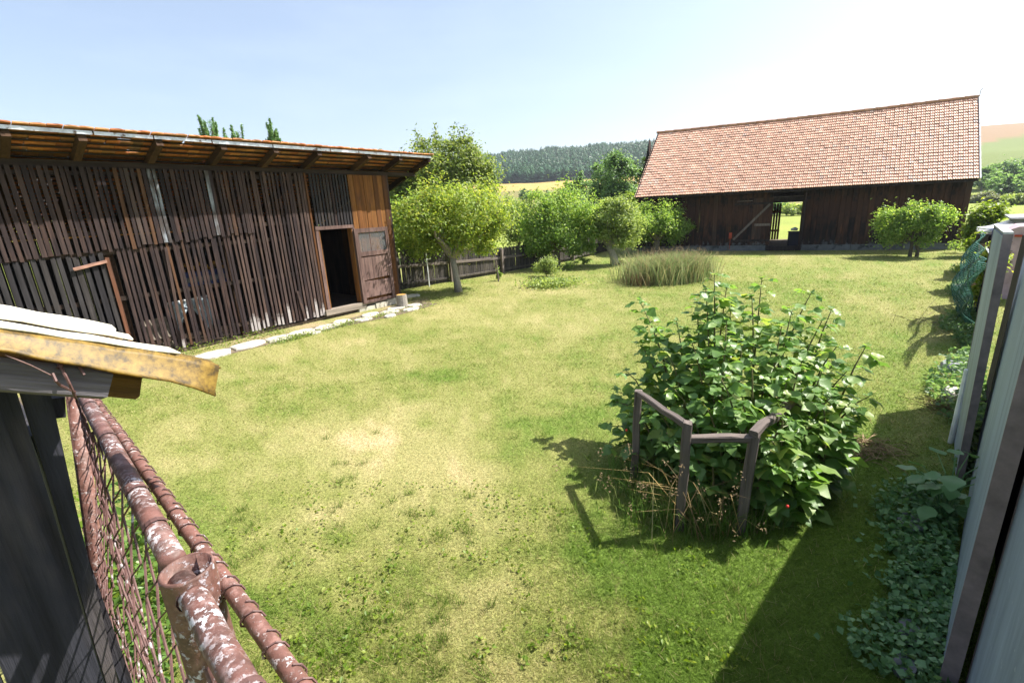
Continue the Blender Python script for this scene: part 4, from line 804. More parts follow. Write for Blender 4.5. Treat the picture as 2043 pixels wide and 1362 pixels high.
far_tree(1292, 430, 268, 60, 42, M['lf_dark'], 'deciduous_tree', 'dark green tree touching the left edge of barn roof', 34, 13000, .2, group=G2, shoots=24)
far_tree(1258, 440, 372, 44, 30, M['lf_bright'], 'bright_shrub', 'bright green shrub low before the dark trees by barn', 35, 3000, .14, 'shrub')
for i, (px, yt, w, d, lb) in enumerate(((1092, 378, 16, 150, 'small field bush left of the pair on the stubble'), (1122, 383, 14, 140, 'small field bush right of the pair on the stubble'), (1050, 372, 34, 130, 'wide field bush beside the tall willow'))):
    far_tree(px, 395, yt, w, d, M['lf_blue'], 'field_bush', lb, 40 + i, 900, .5, 'bush', 'bushes in the far field', 0)
# young pines whose tips show over the shed roof
def pine(px, pytop, dist, width, label, seed, tips):
    rg = np.random.default_rng(seed); b = at(px, 400, dist); zb = float(terr(b[0], b[1])); zt = at(px, pytop, dist)[2] - zb
    root = empty('young_pine', (b[0], b[1], zb)); tag(root, label, 'tree', 'young pines behind the shed'); mb = MB(); mb.tube([(0, 0, -.1), (0, 0, zt * .5), (0, 0, zt * .97)], [.11, .07, .012], 7)
    V, Nn, S = [], [], []
    def needles(a, b, k, rad): t = rg.random(k)[:, None]; V.append(a + (b - a) * t + rg.normal(size=(k, 3)) * rad); Nn.append(rg.normal(size=(k, 3)))
    for w in range(tips):
        f = w / tips; f = f ** .6; zc = zt * (.3 + .6 * f); ln = width * (1.15 - f) * (.45 + .65 * rg.random()); a = rg.random() * 6.28
        p0 = np.array([0, 0, zc - ln * .35]); p1 = np.array([math.cos(a) * ln, math.sin(a) * ln, zc]); p2 = p1 + np.array([math.cos(a) * .08, math.sin(a) * .08, (.3 + .5 * rg.random()) * (.8 + .5 * f)])
        mb.tube([p0, (p0 + p1) / 2 - np.array([0, 0, .05]), p1, p2], [.03, .02, .014, .006], 5, False)
        needles((p0 + p1) / 2, p1, 40, .035); needles(p1, p2, 190, .02); needles(p2 - (p2 - p1) * .5, p2, 60, .014)
    q0 = np.array([0, 0, zt * .86]); t = rg.random(160)[:, None]; V.append(q0 + t * np.array([0, 0, zt * .14]) + rg.normal(size=(160, 3)) * .04); Nn.append(rg.normal(size=(160, 3)))
    V = np.concatenate(V); Nn = np.concatenate(Nn); mb.build('trunk', M['bark'], root); lv, lf = leaf_quads(V, Nn, np.full(len(V), .085), rg, aspect=.2); link('crown', nmesh('crown', lv, lf), M['needle'], root)
pine(452, 243, 20, 1.15, 'young pine with candle shoots, left one above shed roof', 51, 60)
pine(500, 262, 20.5, .7, 'young pine barely showing above the shed roof ridge', 52, 46)
pine(566, 247, 22, .75, 'young pine right of two whose tops clear the shed', 53, 66)
far_tree(706, 420, 291, 50, 24, M['lf_bright'], 'leafy_tree', 'bright leafy treetop peeping over the shed roof', 54, 3000, .11, shoots=30)

# ------------------------------------------------------------------ wooded hill, hedges and bushes far off
cms = []
for v in range(5):
    rg = np.random.default_rng(600 + v); V = []; F = []; tiers = 11; hh = 1.0
    for t in range(tiers):
        f = t / (tiers - 1); rad = (.24 if v < 3 else .30) * (1 - f) ** (.8 if v < 3 else .55) + .012; z = .1 + .88 * f
        for q in range(6):
            a = 6.283 * (q / 6 + rg.random() * .12) + t * 1.1; r_ = rad * (.7 + .5 * rg.random()); b = len(V); w = .32 + .1 * rg.random()
            V += [(0, 0, z + .05), (r_ * math.cos(a - w), r_ * math.sin(a - w), z - .05 * rg.random()), (r_ * 1.18 * math.cos(a), r_ * 1.18 * math.sin(a), z - .06), (r_ * math.cos(a + w), r_ * math.sin(a + w), z - .05 * rg.random())]
            F += [(b, b + 1, b + 2), (b, b + 2, b + 3)]
    cms.append((np.array(V), np.array(F)))
cme = []
for v, (V, F) in enumerate(cms):
    me = nmesh('conifer', V, F); me.materials.append(M['conifer']); cme.append(me)
rg = np.random.default_rng(77); pts = []
for _ in range(40000):
    a = rg.uniform(-8, 25); r = math.sqrt(rg.uniform(320 ** 2, 600 ** 2)); pts.append((r * math.sin(math.radians(a)), r * math.cos(math.radians(a)), r, a))
cell = set(); keep = []
for x, y, r, a in pts:
    k = (int(x // 3.5), int(y // 3.5))
    if k in cell: continue
    cell.add(k); keep.append((x, y, r, a))
front = sorted([k for k in keep if 1 < k[3] < 14], key=lambda k: k[2])
crest = [k for k in keep if 495 < k[2] < 540 and 1 < k[3] < 18]
indiv = set(front[:190]) | set(crest[:105])
fV, fF, nb = [], [], 0
for i, k in enumerate(keep):
    x, y, r, a = k; z = float(terr(x, y)) - .3; h = 6 + 4.5 * rg.random() ** 1.3; v = int(rg.integers(5)) if r > 345 else int(rg.integers(3, 5)); th = rg.random() * 6.28; wsc = h * (1.1 + .6 * rg.random())
    if k in indiv:
        o = link('conifer_tree', cme[v], None, None, (x, y, z), (0, 0, th), (wsc, wsc, h)); tag(o, 'dark conifer on the wooded hill beyond the fields', 'tree', 'conifers on the wooded hill')
    else:
        V, F = cms[v]; c, s = math.cos(th), math.sin(th); fV.append(np.stack([x + (V[:, 0] * c - V[:, 1] * s) * wsc, y + (V[:, 0] * s + V[:, 1] * c) * wsc, z + V[:, 2] * h], 1)); fF.append(F + nb); nb += len(V)
tag(link('forest', nmesh('forest', np.concatenate(fV), np.concatenate(fF)), M['conifer2']), 'mass of dark conifers covering the distant hill', None, kind='stuff')
GH = 'dark hedge bushes on the right slope'
for i, (px, yt, w, d, lb) in enumerate(((1952, 332, 60, 132, 'dark hedge bush touching the barn roof edge'), (1985, 326, 70, 140, 'dark hedge bush in the middle of far row'), (2030, 318, 90, 146, 'tall dark hedge bush at the right end'), (2000, 352, 80, 112, 'lower dark hedge bush in front of far row'), (2045, 345, 70, 115, 'lower dark hedge bush by the picture edge'))):
    far_tree(px, 402, yt, w, d, M['lf_blue'], 'hedge_bush', lb, 60 + i, 2600, .55, 'bush', GH, 0)
GS = 'pale scrub bushes along the meadow'
for i, (px, yt, w, d, lb) in enumerate(((1950, 386, 50, 84, 'silvery scrub bush hard by the barn corner'), (1985, 392, 46, 80, 'silvery scrub bush between barn and grey hut'), (2022, 388, 56, 76, 'silvery scrub bush behind the grey hut roof'), (2062, 384, 60, 78, 'silvery scrub bush furthest to the right'))):
    far_tree(px, 424, yt, w, d, M['lf_grey'] if i != 2 else M['lf_pale'], 'scrub_bush', lb, 70 + i, 2400, .3, 'bush', GS, 0)
far_tree(1583, 431, 405, 60, 64, M['lf_pale'], 'scrub_bush', 'silvery bush seen through the barn doorway', 80, 2600, .26, 'bush', None, 0)
far_tree(1545, 431, 400, 60, 66, M['lf_blue'], 'scrub_bush', 'darker bush half hidden inside the barn doorway', 81, 2000, .26, 'bush', None, 0)
# greenery at the barn's right corner
far_tree(1962, 470, 398, 62, 22.5, M['lf_bright'], 'bright_shrub', 'bright green shrub beside the barn right corner', 82, 11000, .11, 'shrub', None, 14)
far_tree(1945, 505, 448, 42, 17.0, M['lf_bright'], 'climbing_vine', 'leafy vine climbing the fence post end by barn', 83, 3500, .09, 'vine', None, 10)
far_tree(1980, 512, 462, 40, 12.0, M['lf_apple_y'], 'climbing_vine', 'yellowish vine tangled over the reddish rail fence', 84, 2200, .075, 'vine', None, 8)
# ------------------------------------------------------------------ right-hand boundary: sheet gates, black sheets, net, clutter
rd = random.Random(33); rg = np.random.default_rng(33)
WL = np.array([2.75, 2.88]); WL /= np.hypot(*WL); WR = np.array([WL[1], -WL[0]])              # along the boundary, and away from the lawn
WRZ = math.atan2(WL[1], WL[0])
def wall_xy(s, o=0.0): p = np.array([1.99, 1.69]) + WL * s + WR * o; return (float(p[0]), float(p[1]))
Bn = gz(1869, 1370); Bf = gz(1931, 985); Bf = Bf + (Bf - Bn) / np.linalg.norm(Bf - Bn) * .75
def panel(label, b0, b1, h, th, lean):
    """a thick old panel: grey sheet on the lawn side, brown edging round it; b0 near end, b1 far end, both on the lawn-side face"""
    root = empty('sheet_gate', (b0[0], b0[1], 0)); d = np.array([b1[0] - b0[0], b1[1] - b0[1]]); ln = np.hypot(*d); d /= ln; root.rotation_euler = (0, 0, math.atan2(d[1], d[0])); tag(root, label, 'gate', 'grey gate leaves along the right boundary')
    def blk(x0, x1, y0, y1, z0, z1): f = lambda z: lean * z / h; return MB().add([(x0, y0 + f(z0), z0), (x1, y0 + f(z0), z0), (x1, y1 + f(z0), z0), (x0, y1 + f(z0), z0), (x0, y0 + f(z1), z1), (x1, y0 + f(z1), z1), (x1, y1 + f(z1), z1), (x0, y1 + f(z1), z1)], [(0, 3, 2, 1), (4, 5, 6, 7), (0, 1, 5, 4), (1, 2, 6, 5), (2, 3, 7, 6), (3, 0, 4, 7)])
    blk(.02, ln - .02, -th + .004, -.003, .02, h - .02).build('sheet', M['sheet'], root)
    blk(.0, .02, -th, .0, .0, h).build('edge_strip', M['brownframe'], root); blk(ln - .02, ln, -th, .0, .0, h).build('edge_strip', M['brownframe'], root)
    blk(.0, ln, -th, .002, h, h + .014).build('capping', M['metalstrip'], root)
    return root
P0 = gz(1904, 962); h0_ = float(at(2015, 467, np.hypot(P0[0], P0[1]))[2])
panel('tall grey gate leaf with brown edge, middle one of three', Bn[:2], Bf[:2], 1.84, .062, .0)
pf0 = P0[:2] + WL * .95 - WR * .02; panel('tall grey gate leaf with brown edge, farthest of three', P0[:2], pf0, h0_, .05, .05)
q = wall_xy(-.0, .074); q2 = wall_xy(-1.8, .05); panel('tall grey gate leaf nearest the viewer at right edge', q2, q, 2.02, .062, .0)
bk_ = MB().box(-1.9, 4.5, -.03, .0, 0, 1.8).build('gap_shade_board', M['barn_dark']); po = wall_xy(0, .22); bk_.location = (po[0], po[1], 0); bk_.rotation_euler = (0, 0, WRZ); tag(bk_, 'added dark board blackening the gaps behind the row of grey panels', 'board')  # added backing: blackens the gaps between leaves, height set for the lawn shadow
for i, (a, b, h, lb) in enumerate(((at(2008, 514, 9.4)[:2], at(1986, 513, 10.5)[:2], at(1990, 513, 10.0)[2], 'black sheet standing next to the farthest grey panel'), (at(1983, 512, 10.7)[:2], at(1969, 505, 12.3)[:2], at(1975, 508, 11.4)[2], 'black sheet at the far end of the row'))):
    t = empty('black_sheet', (a[0], a[1], 0)); d = np.array(b) - np.array(a); ln = np.hypot(*d); t.rotation_euler = (0, 0, math.atan2(d[1], d[0])); tag(t, lb, 'sheet', 'black sheets along the right boundary')
    m = MB(); nn = 9
    for k in range(nn):
        x = ln * k / (nn - 1); m.v += [(x, .012 * (k % 2), .06), (x + .02, .012 * (k % 2), h), (x, .012 * (k % 2) - .006, .06), (x + .02, .012 * (k % 2) - .006, h)]
    for k in range(nn - 1): c = k * 4; m.f += [(c, c + 4, c + 5, c + 1), (c + 2, c + 3, c + 7, c + 6), (c + 1, c + 5, c + 7, c + 3), (c, c + 2, c + 6, c + 4)]
    e = (nn - 1) * 4; m.f += [(0, 1, 3, 2), (e, e + 2, e + 3, e + 1)]
    m.build('panel', M['blacksheet'], t); MB().beam((ln, .01, .05), (ln + .02, .01, h + .01), .03, .03, up=(0, 1, 0)).build('edge_strip', M['rust2'], t); MB().beam((0, .01, h + .012), (ln + .02, .01, h + .012), .03, .012).build('edge_strip', M['metalstrip'], t)
a = np.array([*wall_xy(3.0, -.02), 0.0]); ob = MB().tube([a, a + np.array([.02, .02, .72])], .022, 8).build('white_pipe', M['white']); tag(ob, 'short white plastic pipe standing by the black sheet', 'pipe')
# green net hung on the fence beyond
nA, nB, nC, nD_ = at(1957, 462, 11.8), gz(1913, 628), at(1964, 528, 8.6), gz(1945, 655)
m = MB(); NU, NV = 26, 40
def netp(u, v):
    top = nA + (nC - nA) * u; bot = nB + (nD_ - nB) * u; p = top + (bot - top) * v
    return p + np.array([-.16, .10, 0]) * math.sin(math.pi * v) * (.6 + .4 * math.sin(u * 9)) + np.array([0, 0, -.12]) * math.sin(math.pi * u) * (1 - v) + np.array([.05, -.03, 0]) * math.sin(v * 13 + u * 21)
for i in range(NU + 1): m.tube([netp(i / NU, j / 14) for j in range(15)], .006, 3, False)
for j in range(NV + 1): m.tube([netp(i / 13, j / NV) for i in range(14)], .006, 3, False)
tag(m.build('green_net', M['greennet']), 'torn green garden net sagging off the right fence', 'net')
# reddish rail fence and clutter in the neighbour's yard
t = empty('rail_fence', at(1960, 560, 13.0) * np.array([1, 1, 0])); tag(t, 'low reddish rail fence with pale capped rails behind net', 'fence')
b0 = np.array(t.location)
for px, d in ((1959, 13.2), (1998, 12.6)):
    p = at(px, 500, d) - b0; MB().box(p[0] - .05, p[0] + .05, p[1] - .05, p[1] + .05, -.05, p[2] + .1).build('post', M['rust2'], t)
for v0, v1 in ((492, 488), (510, 506), (530, 527)):
    p, q = at(1955, v0, 13.2) - b0, at(2012, v1, 12.4) - b0; MB().beam(p, q, .07, .07).build('rail', M['rust2'], t); MB().beam(p + np.array([0, 0, .045]), q + np.array([0, 0, .045]), .1, .014).build('rail_cap', M['oldwood'], t)
p = at(2085, 462, 14.0); t = empty('metal_cover', (p[0], p[1], 0)); tag(t, 'rounded faded pink metal cover behind the grey panels', 'cover')
m = MB(); nn = 10; rr = [(-.62, .0), (-.6, p[2] - .12), (-.5, p[2] + .03), (-.35, p[2] + .1), (.1, p[2] + .12), (.5, p[2] + .1), (.62, p[2] - .1), (.64, 0)]
for y in (0, 1.1): m.v += [(x * 1.0, y, z) for x, z in rr]
k = len(rr); m.f += [(i, i + 1, k + i + 1, k + i) for i in range(k - 1)] + [tuple(range(k))[::-1], tuple(range(k, 2 * k))]
o_ = m.build('shell', M['pinkmetal'], t); t.rotation_euler = (0, 0, -.75)
MB().box(-.4, .4, -.02, .0, p[2] - .1, p[2] - .06).build('trim', M['redpaint'], t)
p = at(2046, 470, 18); t = empty('grey_hut', (p[0], p[1], 0)); t.rotation_euler = (0, 0, -.75); tag(t, 'small grey hut with a rusty lean-to roof beyond the panels', 'hut')
zt = at(2046, 434, 18)[2]
MB().box(-.3, 1.6, -.6, 1.0, 0, zt).build('wall', M['greystone'], t); MB().box(-.4, 1.7, -.7, 1.1, zt, zt + .04).build('roof', M['metalstrip'], t)
MB().add([(-.9, -.6, zt - .34), (-.3, -.6, zt - .1), (-.3, 1.0, zt - .1), (-.9, 1.0, zt - .34), (-.9, -.6, zt - .4), (-.3, -.6, zt - .16), (-.3, 1.0, zt - .16), (-.9, 1.0, zt - .4)], [(0, 1, 2, 3), (7, 6, 5, 4), (0, 4, 5, 1), (1, 5, 6, 2), (2, 6, 7, 3), (3, 7, 4, 0)]).build('lean_to_roof', M['metalstrip'], t)
MB().box(-.82, -.31, -.5, .9, 0, zt - .41).build('lean_to_wall', M['rust2'], t)
p = at(1992, 470, 15); t = empty('covered_pile', (p[0], p[1], 0)); t.rotation_euler = (0, 0, -.5); tag(t, 'low pile under white boards and blue sheeting by the vine', 'pile')
z = at(1975, 455, 15)[2]
MB().box(-.25, .4, -.3, .4, 0, z - .14).build('base', M['barn_dark'], t); MB().beam((-.3, 0, z), (.5, 0, z + .06), .6, .03).build('board', M['white'], t)
MB().add([(-.25, -.42, z - .02), (.42, -.42, z - .02), (.44, -.46, z - .2), (-.25, -.46, z - .2), (-.25, .3, z - .02), (.42, .3, z - .02)], [(0, 3, 2, 1), (0, 1, 5, 4)]).build('sheeting', M['blue'], t); MB().beam((-.2, -.48, z - .02), (.1, -.5, z - .24), .04, .03).build('strut', M['white'], t); MB().beam((-.25, -.48, z - .0), (.42, -.48, z + .0), .05, .06).build('edge', M['paleblue'], t)
# stones along the foot of the boundary and in the grass
def flat_stone(px, py, a, b, mat, label, group, h=.05, seed=0):
    p = gz(px, py); r = random.Random(seed); n_ = 8; vs = []
    ph = r.random() * 6
    for z, g in ((h, .9), (h * .6, 1), (-.05, 1)): vs += [((a * (r.uniform(.85, 1.1)) * g) * math.cos(ph + 6.283 * q / n_), (b * r.uniform(.85, 1.1) * g) * math.sin(ph + 6.283 * q / n_), z) for q in range(n_)]
    ob = MB().add(vs, [tuple(range(n_))[::-1]] + [(l * n_ + (q + 1) % n_, l * n_ + q, l * n_ + n_ + q, l * n_ + n_ + (q + 1) % n_) for l in range(2) for q in range(n_)]).build('flat_stone', M[mat]); ob.location = (p[0], p[1], float(terr(p[0], p[1]))); ob.rotation_euler = (0, 0, WRZ); tag(ob, label, 'stone', group)
GST = 'flat stones at the foot of the right boundary'
for i, (px, py, a, b, lb) in enumerate(((1818, 1046, .12, .09, 'bluish flat stone beside the big-leaved plant'), (1812, 1268, .10, .06, 'bluish flat stone in the ivy near picture bottom'), (1803, 1330, .09, .055, 'bluish flat stone at the bottom edge of lawn'), (1898, 735, .22, .12, 'grey flat stone below the white pipe'), (1902, 790, .16, .1, 'pale flat stone beside the dry grass by wall'), (1926, 540, .3, .14, 'grey edging stone far off beneath the green net'), (1918, 575, .3, .14, 'pale edging stone left of the green net'))):
    flat_stone(px, py, a, b, 'greystone' if i not in (4, 6) else 'stone', lb, GST, .04 if i < 3 else .08, i)
# ------------------------------------------------------------------ raspberry bush in its wooden frame
rgb = np.random.default_rng(91)
fr = empty('wooden_frame', (1.3, 3.0, 0)); tag(fr, 'grey wooden post-and-rail frame round the raspberry bush', 'frame'); f0 = np.array([1.3, 3.0, 0])
def vtop(b, u, v): return at(u, v, math.hypot(b[0], b[1]))
PL, PM, PR = gz(1265, 950), gz(1353, 1055), gz(1476, 1062); TL, TM, TR = vtop(PL, 1274, 782), vtop(PM, 1372, 845), vtop(PR, 1505, 872)
PB = gz(1590, 800, .76); 
for a, b in ((PL, TL), (PM, TM), (PR, TR), (np.array([PB[0], PB[1], 0]), PB)):
    beamx('post', np.array(a) - f0 - np.array([0, 0, .1]), np.array(b) - f0 + np.array([0, 0, .012]), .062, .058, M['oldwood_x'], fr, up=(.3, 1, 0), seed=int(a[0] * 97))
def rail(a, b, w=.05, h=.05): beamx('rail', np.array(a) - f0, np.array(b) - f0, w, h, M['oldwood_x'], fr, seed=int(a[1] * 91))
rail(TL + np.array([0, 0, -.01]), TM + np.array([0, 0, -.02]), .05, .045); rail(TM + np.array([.02, 0, -.115]), TR + np.array([.03, 0, .0]), .06, .045); rail(TR + np.array([-.02, -.02, .035]), PB + np.array([0, 0, .03]), .06, .045)
bush = empty('raspberry_bush', (1.9, 3.7, 0)); tag(bush, 'tall leafy raspberry bush spilling over its wooden frame', 'bush'); bo = np.array([1.9, 3.7, 0])
M['lf_rasp'] = leafmat('raspberry_leaf', [(0.0, (0.11, 0.22, 0.055)), (0.5, (0.17, 0.31, 0.085)), (0.85, (0.24, 0.37, 0.1)), (1.0, (0.33, 0.4, 0.1))], trans=0.52, rough=0.42, spec=0.5, per='object', bump=.25)
M['lf_rasp_j'] = leafmat('raspberry_foliage', [(0.0, (0.11, 0.22, 0.055)), (0.5, (0.17, 0.31, 0.085)), (0.85, (0.24, 0.37, 0.1)), (1.0, (0.33, 0.4, 0.1))], trans=0.52, rough=0.42, spec=0.5, bump=.25)
def leaf_geo(seed, L_=1.0, W_=.66):
    """ovate pointed leaf, folded on its midrib, drooping tip, base at origin along +x"""
    r = random.Random(seed); prof_ = [(0, .0), (.1, .26), (.28, .46), (.5, .5), (.72, .34), (.88, .15), (1.0, 0)]; V = []; 
    droop = lambda t: -.13 * t * t + .05 * math.sin(t * 9 + seed)
    for t, w in prof_:
        V.append((t * L_, 0, droop(t)))
    for s in (1, -1):
        for i, (t, w) in enumerate(prof_[1:-1]): V.append((t * L_ - .03 * (i % 2), s * w * W_ * (1 + r.uniform(-.08, .08)), droop(t) + .10 * w + r.uniform(-.02, .02)))
    F = []; n = len(prof_); a, b = n, n + n - 2
    F += [(0, 1, a), (0, b, 1)]
    for i in range(n - 3): F += [(1 + i, 2 + i, a + i + 1), (1 + i, a + i + 1, a + i), (1 + i, b + i, b + i + 1), (1 + i, b + i + 1, 2 + i)]
    F += [(n - 2, n - 1, a + n - 3), (n - 2, b + n - 3, n - 1)]
    return np.array(V), np.array(F)
LG = [leaf_geo(i, 1, .62 + .04 * i) for i in range(4)]; LM = []
for V, F in LG:
    me = nmesh('leaf', V, F, smooth=True); me.materials.append(M['lf_rasp']); LM.append(me)
M['cane'] = plain('green_cane', [(0, (.12, .13, .05)), (1, (.15, .12, .06))], scale=8)
tops = [(at(1425, 548, 4.47), (1.75, 3.75)), (at(1408, 575, 4.4), (1.65, 3.7)), (at(1275, 598, 4.72), (1.45, 3.95)), (at(1300, 650, 4.5), (1.4, 3.8)), (at(1520, 555, 4.83), (2.05, 3.9)), (at(1500, 590, 4.6), (1.95, 3.8)), (at(1618, 585, 4.82), (2.35, 3.85)), (at(1640, 640, 4.7), (2.4, 3.7)), (at(1660, 615, 4.9), (2.5, 3.9)), (at(1728, 690, 4.55), (2.55, 3.5)), (at(1735, 790, 4.2), (2.5, 3.35)), (at(1700, 860, 3.9), (2.35, 3.2)),
        (at(1250, 740, 4.3), (1.35, 3.9)), (at(1225, 800, 4.2), (1.25, 3.85)), (at(1215, 850, 4.1), (1.2, 3.75)), (at(1235, 890, 3.9), (1.2, 3.6)), (at(1450, 640, 4.1), (1.75, 3.5)), (at(1560, 650, 4.2), (2.05, 3.5)), (at(1380, 680, 4.0), (1.55, 3.5)), (at(1330, 700, 4.1), (1.5, 3.6)), (at(1600, 720, 3.9), (2.1, 3.3)), (at(1500, 720, 3.7), (1.8, 3.2)), (at(1430, 740, 3.65), (1.65, 3.2)), (at(1640, 800, 3.8), (2.2, 3.1)), (at(1560, 800, 3.55), (1.95, 3.1)), (at(1610, 900, 3.6), (2.1, 3.05)), (at(1590, 960, 3.5), (2.05, 3.0)), (at(1340, 770, 3.75), (1.45, 3.3)), (at(1400, 800, 3.55), (1.55, 3.15)), (at(1480, 790, 3.45), (1.7, 3.05)), (at(1670, 690, 4.4), (2.45, 3.65)), (at(1580, 620, 4.6), (2.2, 3.8)), (at(1460, 600, 4.6), (1.85, 3.9)), (at(1350, 640, 4.5), (1.6, 3.85))] + [(at(u_, v_, d_), (b0_, b1_)) for u_, v_, d_, b0_, b1_ in ((1540, 880, 3.3, 1.85, 3.0), (1570, 840, 3.4, 1.9, 3.05), (1620, 850, 3.6, 2.1, 3.1), (1660, 790, 3.85, 2.25, 3.2), (1690, 740, 4.1, 2.4, 3.4), (1540, 930, 3.2, 1.8, 2.95), (1575, 930, 3.35, 1.95, 3.0), (1700, 800, 4.0, 2.4, 3.3), (1640, 740, 4.0, 2.3, 3.4), (1440, 880, 3.35, 1.6, 3.05), (1320, 880, 3.5, 1.4, 3.3), (1420, 930, 3.25, 1.5, 3.0), (1300, 820, 3.7, 1.35, 3.45), (1390, 720, 4.0, 1.6, 3.5), (1480, 680, 4.2, 1.85, 3.65), (1540, 700, 4.15, 2.0, 3.55), (1570, 760, 3.8, 2.05, 3.3), (1230, 780, 4.3, 1.3, 3.9), (1260, 830, 4.0, 1.25, 3.7), (1280, 690, 4.5, 1.4, 3.95), (1450, 570, 4.6, 1.8, 3.95), (1390, 600, 4.55, 1.65, 3.9))]
allL = []
cm = MB()
for tp, bs in tops:
    b = np.array([bs[0] + rgb.normal() * .06, bs[1] + rgb.normal() * .06, -.05]); mid = b * .5 + tp * .5 + np.array([(b[0] - tp[0]) * .22, (b[1] - tp[1]) * .22, .12])
    path_ = [b, b * .56 + mid * .44 + np.array([0, 0, .1]), mid, mid * .45 + tp * .55 + np.array([0, 0, .05]), tp]
    mb = MB().tube([p - bo for p in path_], [.011, .01, .008, .006, .003], 6, False); mb.build('cane', M['cane'], bush, smooth=True)
    P = np.array(path_); seg = np.linalg.norm(np.diff(P, axis=0), axis=1); cum = np.concatenate([[0], np.cumsum(seg)]); Lc = cum[-1]
    s = .14 * Lc; az_ = rgb.random() * 6.28
    while s < Lc:
        p = np.array([np.interp(s, cum, P[:, q]) for q in range(3)]); az_ += 2.4 + rgb.normal() * .3; f = s / Lc
        sz = .138 * (1 - .38 * max(0, f - .75) / .25) * rgb.uniform(.8, 1.2); pet = rgb.uniform(.06, .15) * (1.1 - .5 * f)
        out = np.array([math.cos(az_), math.sin(az_), rgb.uniform(-.1, .5)]); sz *= rgb.uniform(.8, 1.25); e = p + out * pet; cm.tube([p - bo, e - bo], [.003, .002], 3, False)
        for da, ds in ((0, 1.0), (1.25, .78), (-1.25, .78)):
            if rgb.random() < .06: continue
            yaw = az_ + da + rgb.normal() * .2; pit = rgb.uniform(-.2, .5); roll = rgb.normal() * .45; allL.append((e, yaw, pit, roll, sz * ds, int(rgb.integers(4))))
        s += rgb.uniform(.03, .05)
    for _ in range(5): yaw = rgb.random() * 6.28; allL.append((tp, yaw, rgb.uniform(-.9, .1), 0, .05, 0))
cm.build('leaf_stalks', M['lf_bright'], bush)
def lmat_(e, yaw, pit, roll, sz): return Matrix.Translation(Vector(e - bo)) @ Matrix.Rotation(yaw, 4, 'Z') @ Matrix.Rotation(pit, 4, 'Y') @ Matrix.Rotation(roll, 4, 'X') @ Matrix.Scale(sz, 4)
def vis_score(l):                                                 # biggest and nearest the yard's camera side first
    d = np.linalg.norm(l[0] - np.array([0, 0, H])); return l[4] / d
order = sorted(range(len(allL)), key=lambda i: -vis_score(allL[i])); ind = set(order[:296]); jV, jF, nb = [], [], 0
for i, (e, yaw, pit, roll, sz, k) in enumerate(allL):
    mt = lmat_(e, yaw, pit, roll, sz)
    if i in ind: o_ = link('leaf', LM[k], None, bush); o_.matrix_local = mt
    else:
        V, F = LG[k]; A3 = np.array(mt)[:3]; jV.append(V @ A3[:, :3].T + A3[:, 3]); jF.append(F + nb); nb += len(V)
tag(link('foliage', nmesh('foliage', np.concatenate(jV), np.concatenate(jF), smooth=True), M['lf_rasp_j'], bush), kind='stuff')
M['berry'] = plain('red_berry', [(0.0, (0.5, 0.02, 0.02)), (1.0, (0.6, 0.04, 0.03))], rough=.35)
for px, py, d in ((1250, 858, 3.72), (1571, 1010, 3.2)):
    bm = MB(); bm.tube([(0, 0, .012), (0, 0, .006), (0, 0, -.004), (0, 0, -.012)], [.004, .010, .009, .003], 8); o_ = bm.build('berry', M['berry'], bush, at(px, py, d) - bo, smooth=True)
# ------------------------------------------------------------------ weeds, tall grasses, ground cover
M['weedgrass'] = attrmat('weed_grass', trans=.35, rough=.6)
def tall_grass(name, label, pts, h, w, cols, lean, seedhead=0, kind='stuff', bend=(0, 0)):
    rg = np.random.default_rng(len(pts) + int(h * 100)); n = len(pts); z = terr(pts[:, 0], pts[:, 1]); t = rg.random(n) * 6.283; l = rg.random(n) * 6.283; hh = h * (.45 + .75 * rg.random(n)); ln = lean * hh * (.3 + rg.random(n))
    d = np.stack([np.cos(t), np.sin(t)], 1) * (w / 2); k = np.stack([np.cos(l) * ln + bend[0] * hh, np.sin(l) * ln + bend[1] * hh], 1); b = pts
    V = np.empty((n, 5, 3)); V[:, 0, :2] = b - d; V[:, 1, :2] = b + d; V[:, 2, :2] = b + d * .8 + k * .35; V[:, 3, :2] = b - d * .8 + k * .35; V[:, 4, :2] = b + k
    V[:, 0, 2] = V[:, 1, 2] = z - .01; V[:, 2, 2] = V[:, 3, 2] = z + hh * .6; V[:, 4, 2] = z + hh * np.clip(1 - .25 * np.hypot(k[:, 0], k[:, 1]) / hh, .4, 1)
    i = np.arange(n)[:, None] * 5; F = np.concatenate([i + np.array([0, 1, 2]), i + np.array([0, 2, 3]), i + np.array([3, 2, 4])], 1).reshape(-1, 3)
    c = np.array(cols)[rg.integers(len(cols), size=n)] * (.7 + .6 * rg.random((n, 1))); c = np.repeat(c, 5, 0); V = V.reshape(-1, 3)
    if seedhead:
        tips = V.reshape(-1, 5, 3)[rg.random(n) < seedhead][:, 4]; P = np.repeat(tips, 9, 0); P = P + rg.normal(size=P.shape) * np.array([.016, .016, .03]); lv, lf = leaf_quads(P, rg.normal(size=P.shape), np.full(len(P), .016 + w * .4), rg)
        F = np.concatenate([F, lf + len(V)]); V = np.concatenate([V, lv]); c = np.concatenate([c, np.tile(np.array([[.3, .22, .13]]), (len(lv), 1))])
    tag(link(name, nmesh(name, V, F, c), M['weedgrass']), label, None, kind=kind)
rg = np.random.default_rng(101)
def cloud(n, c, sx, sy): return np.stack([c[0] + rg.normal(size=n) * sx, c[1] + rg.normal(size=n) * sy], 1)
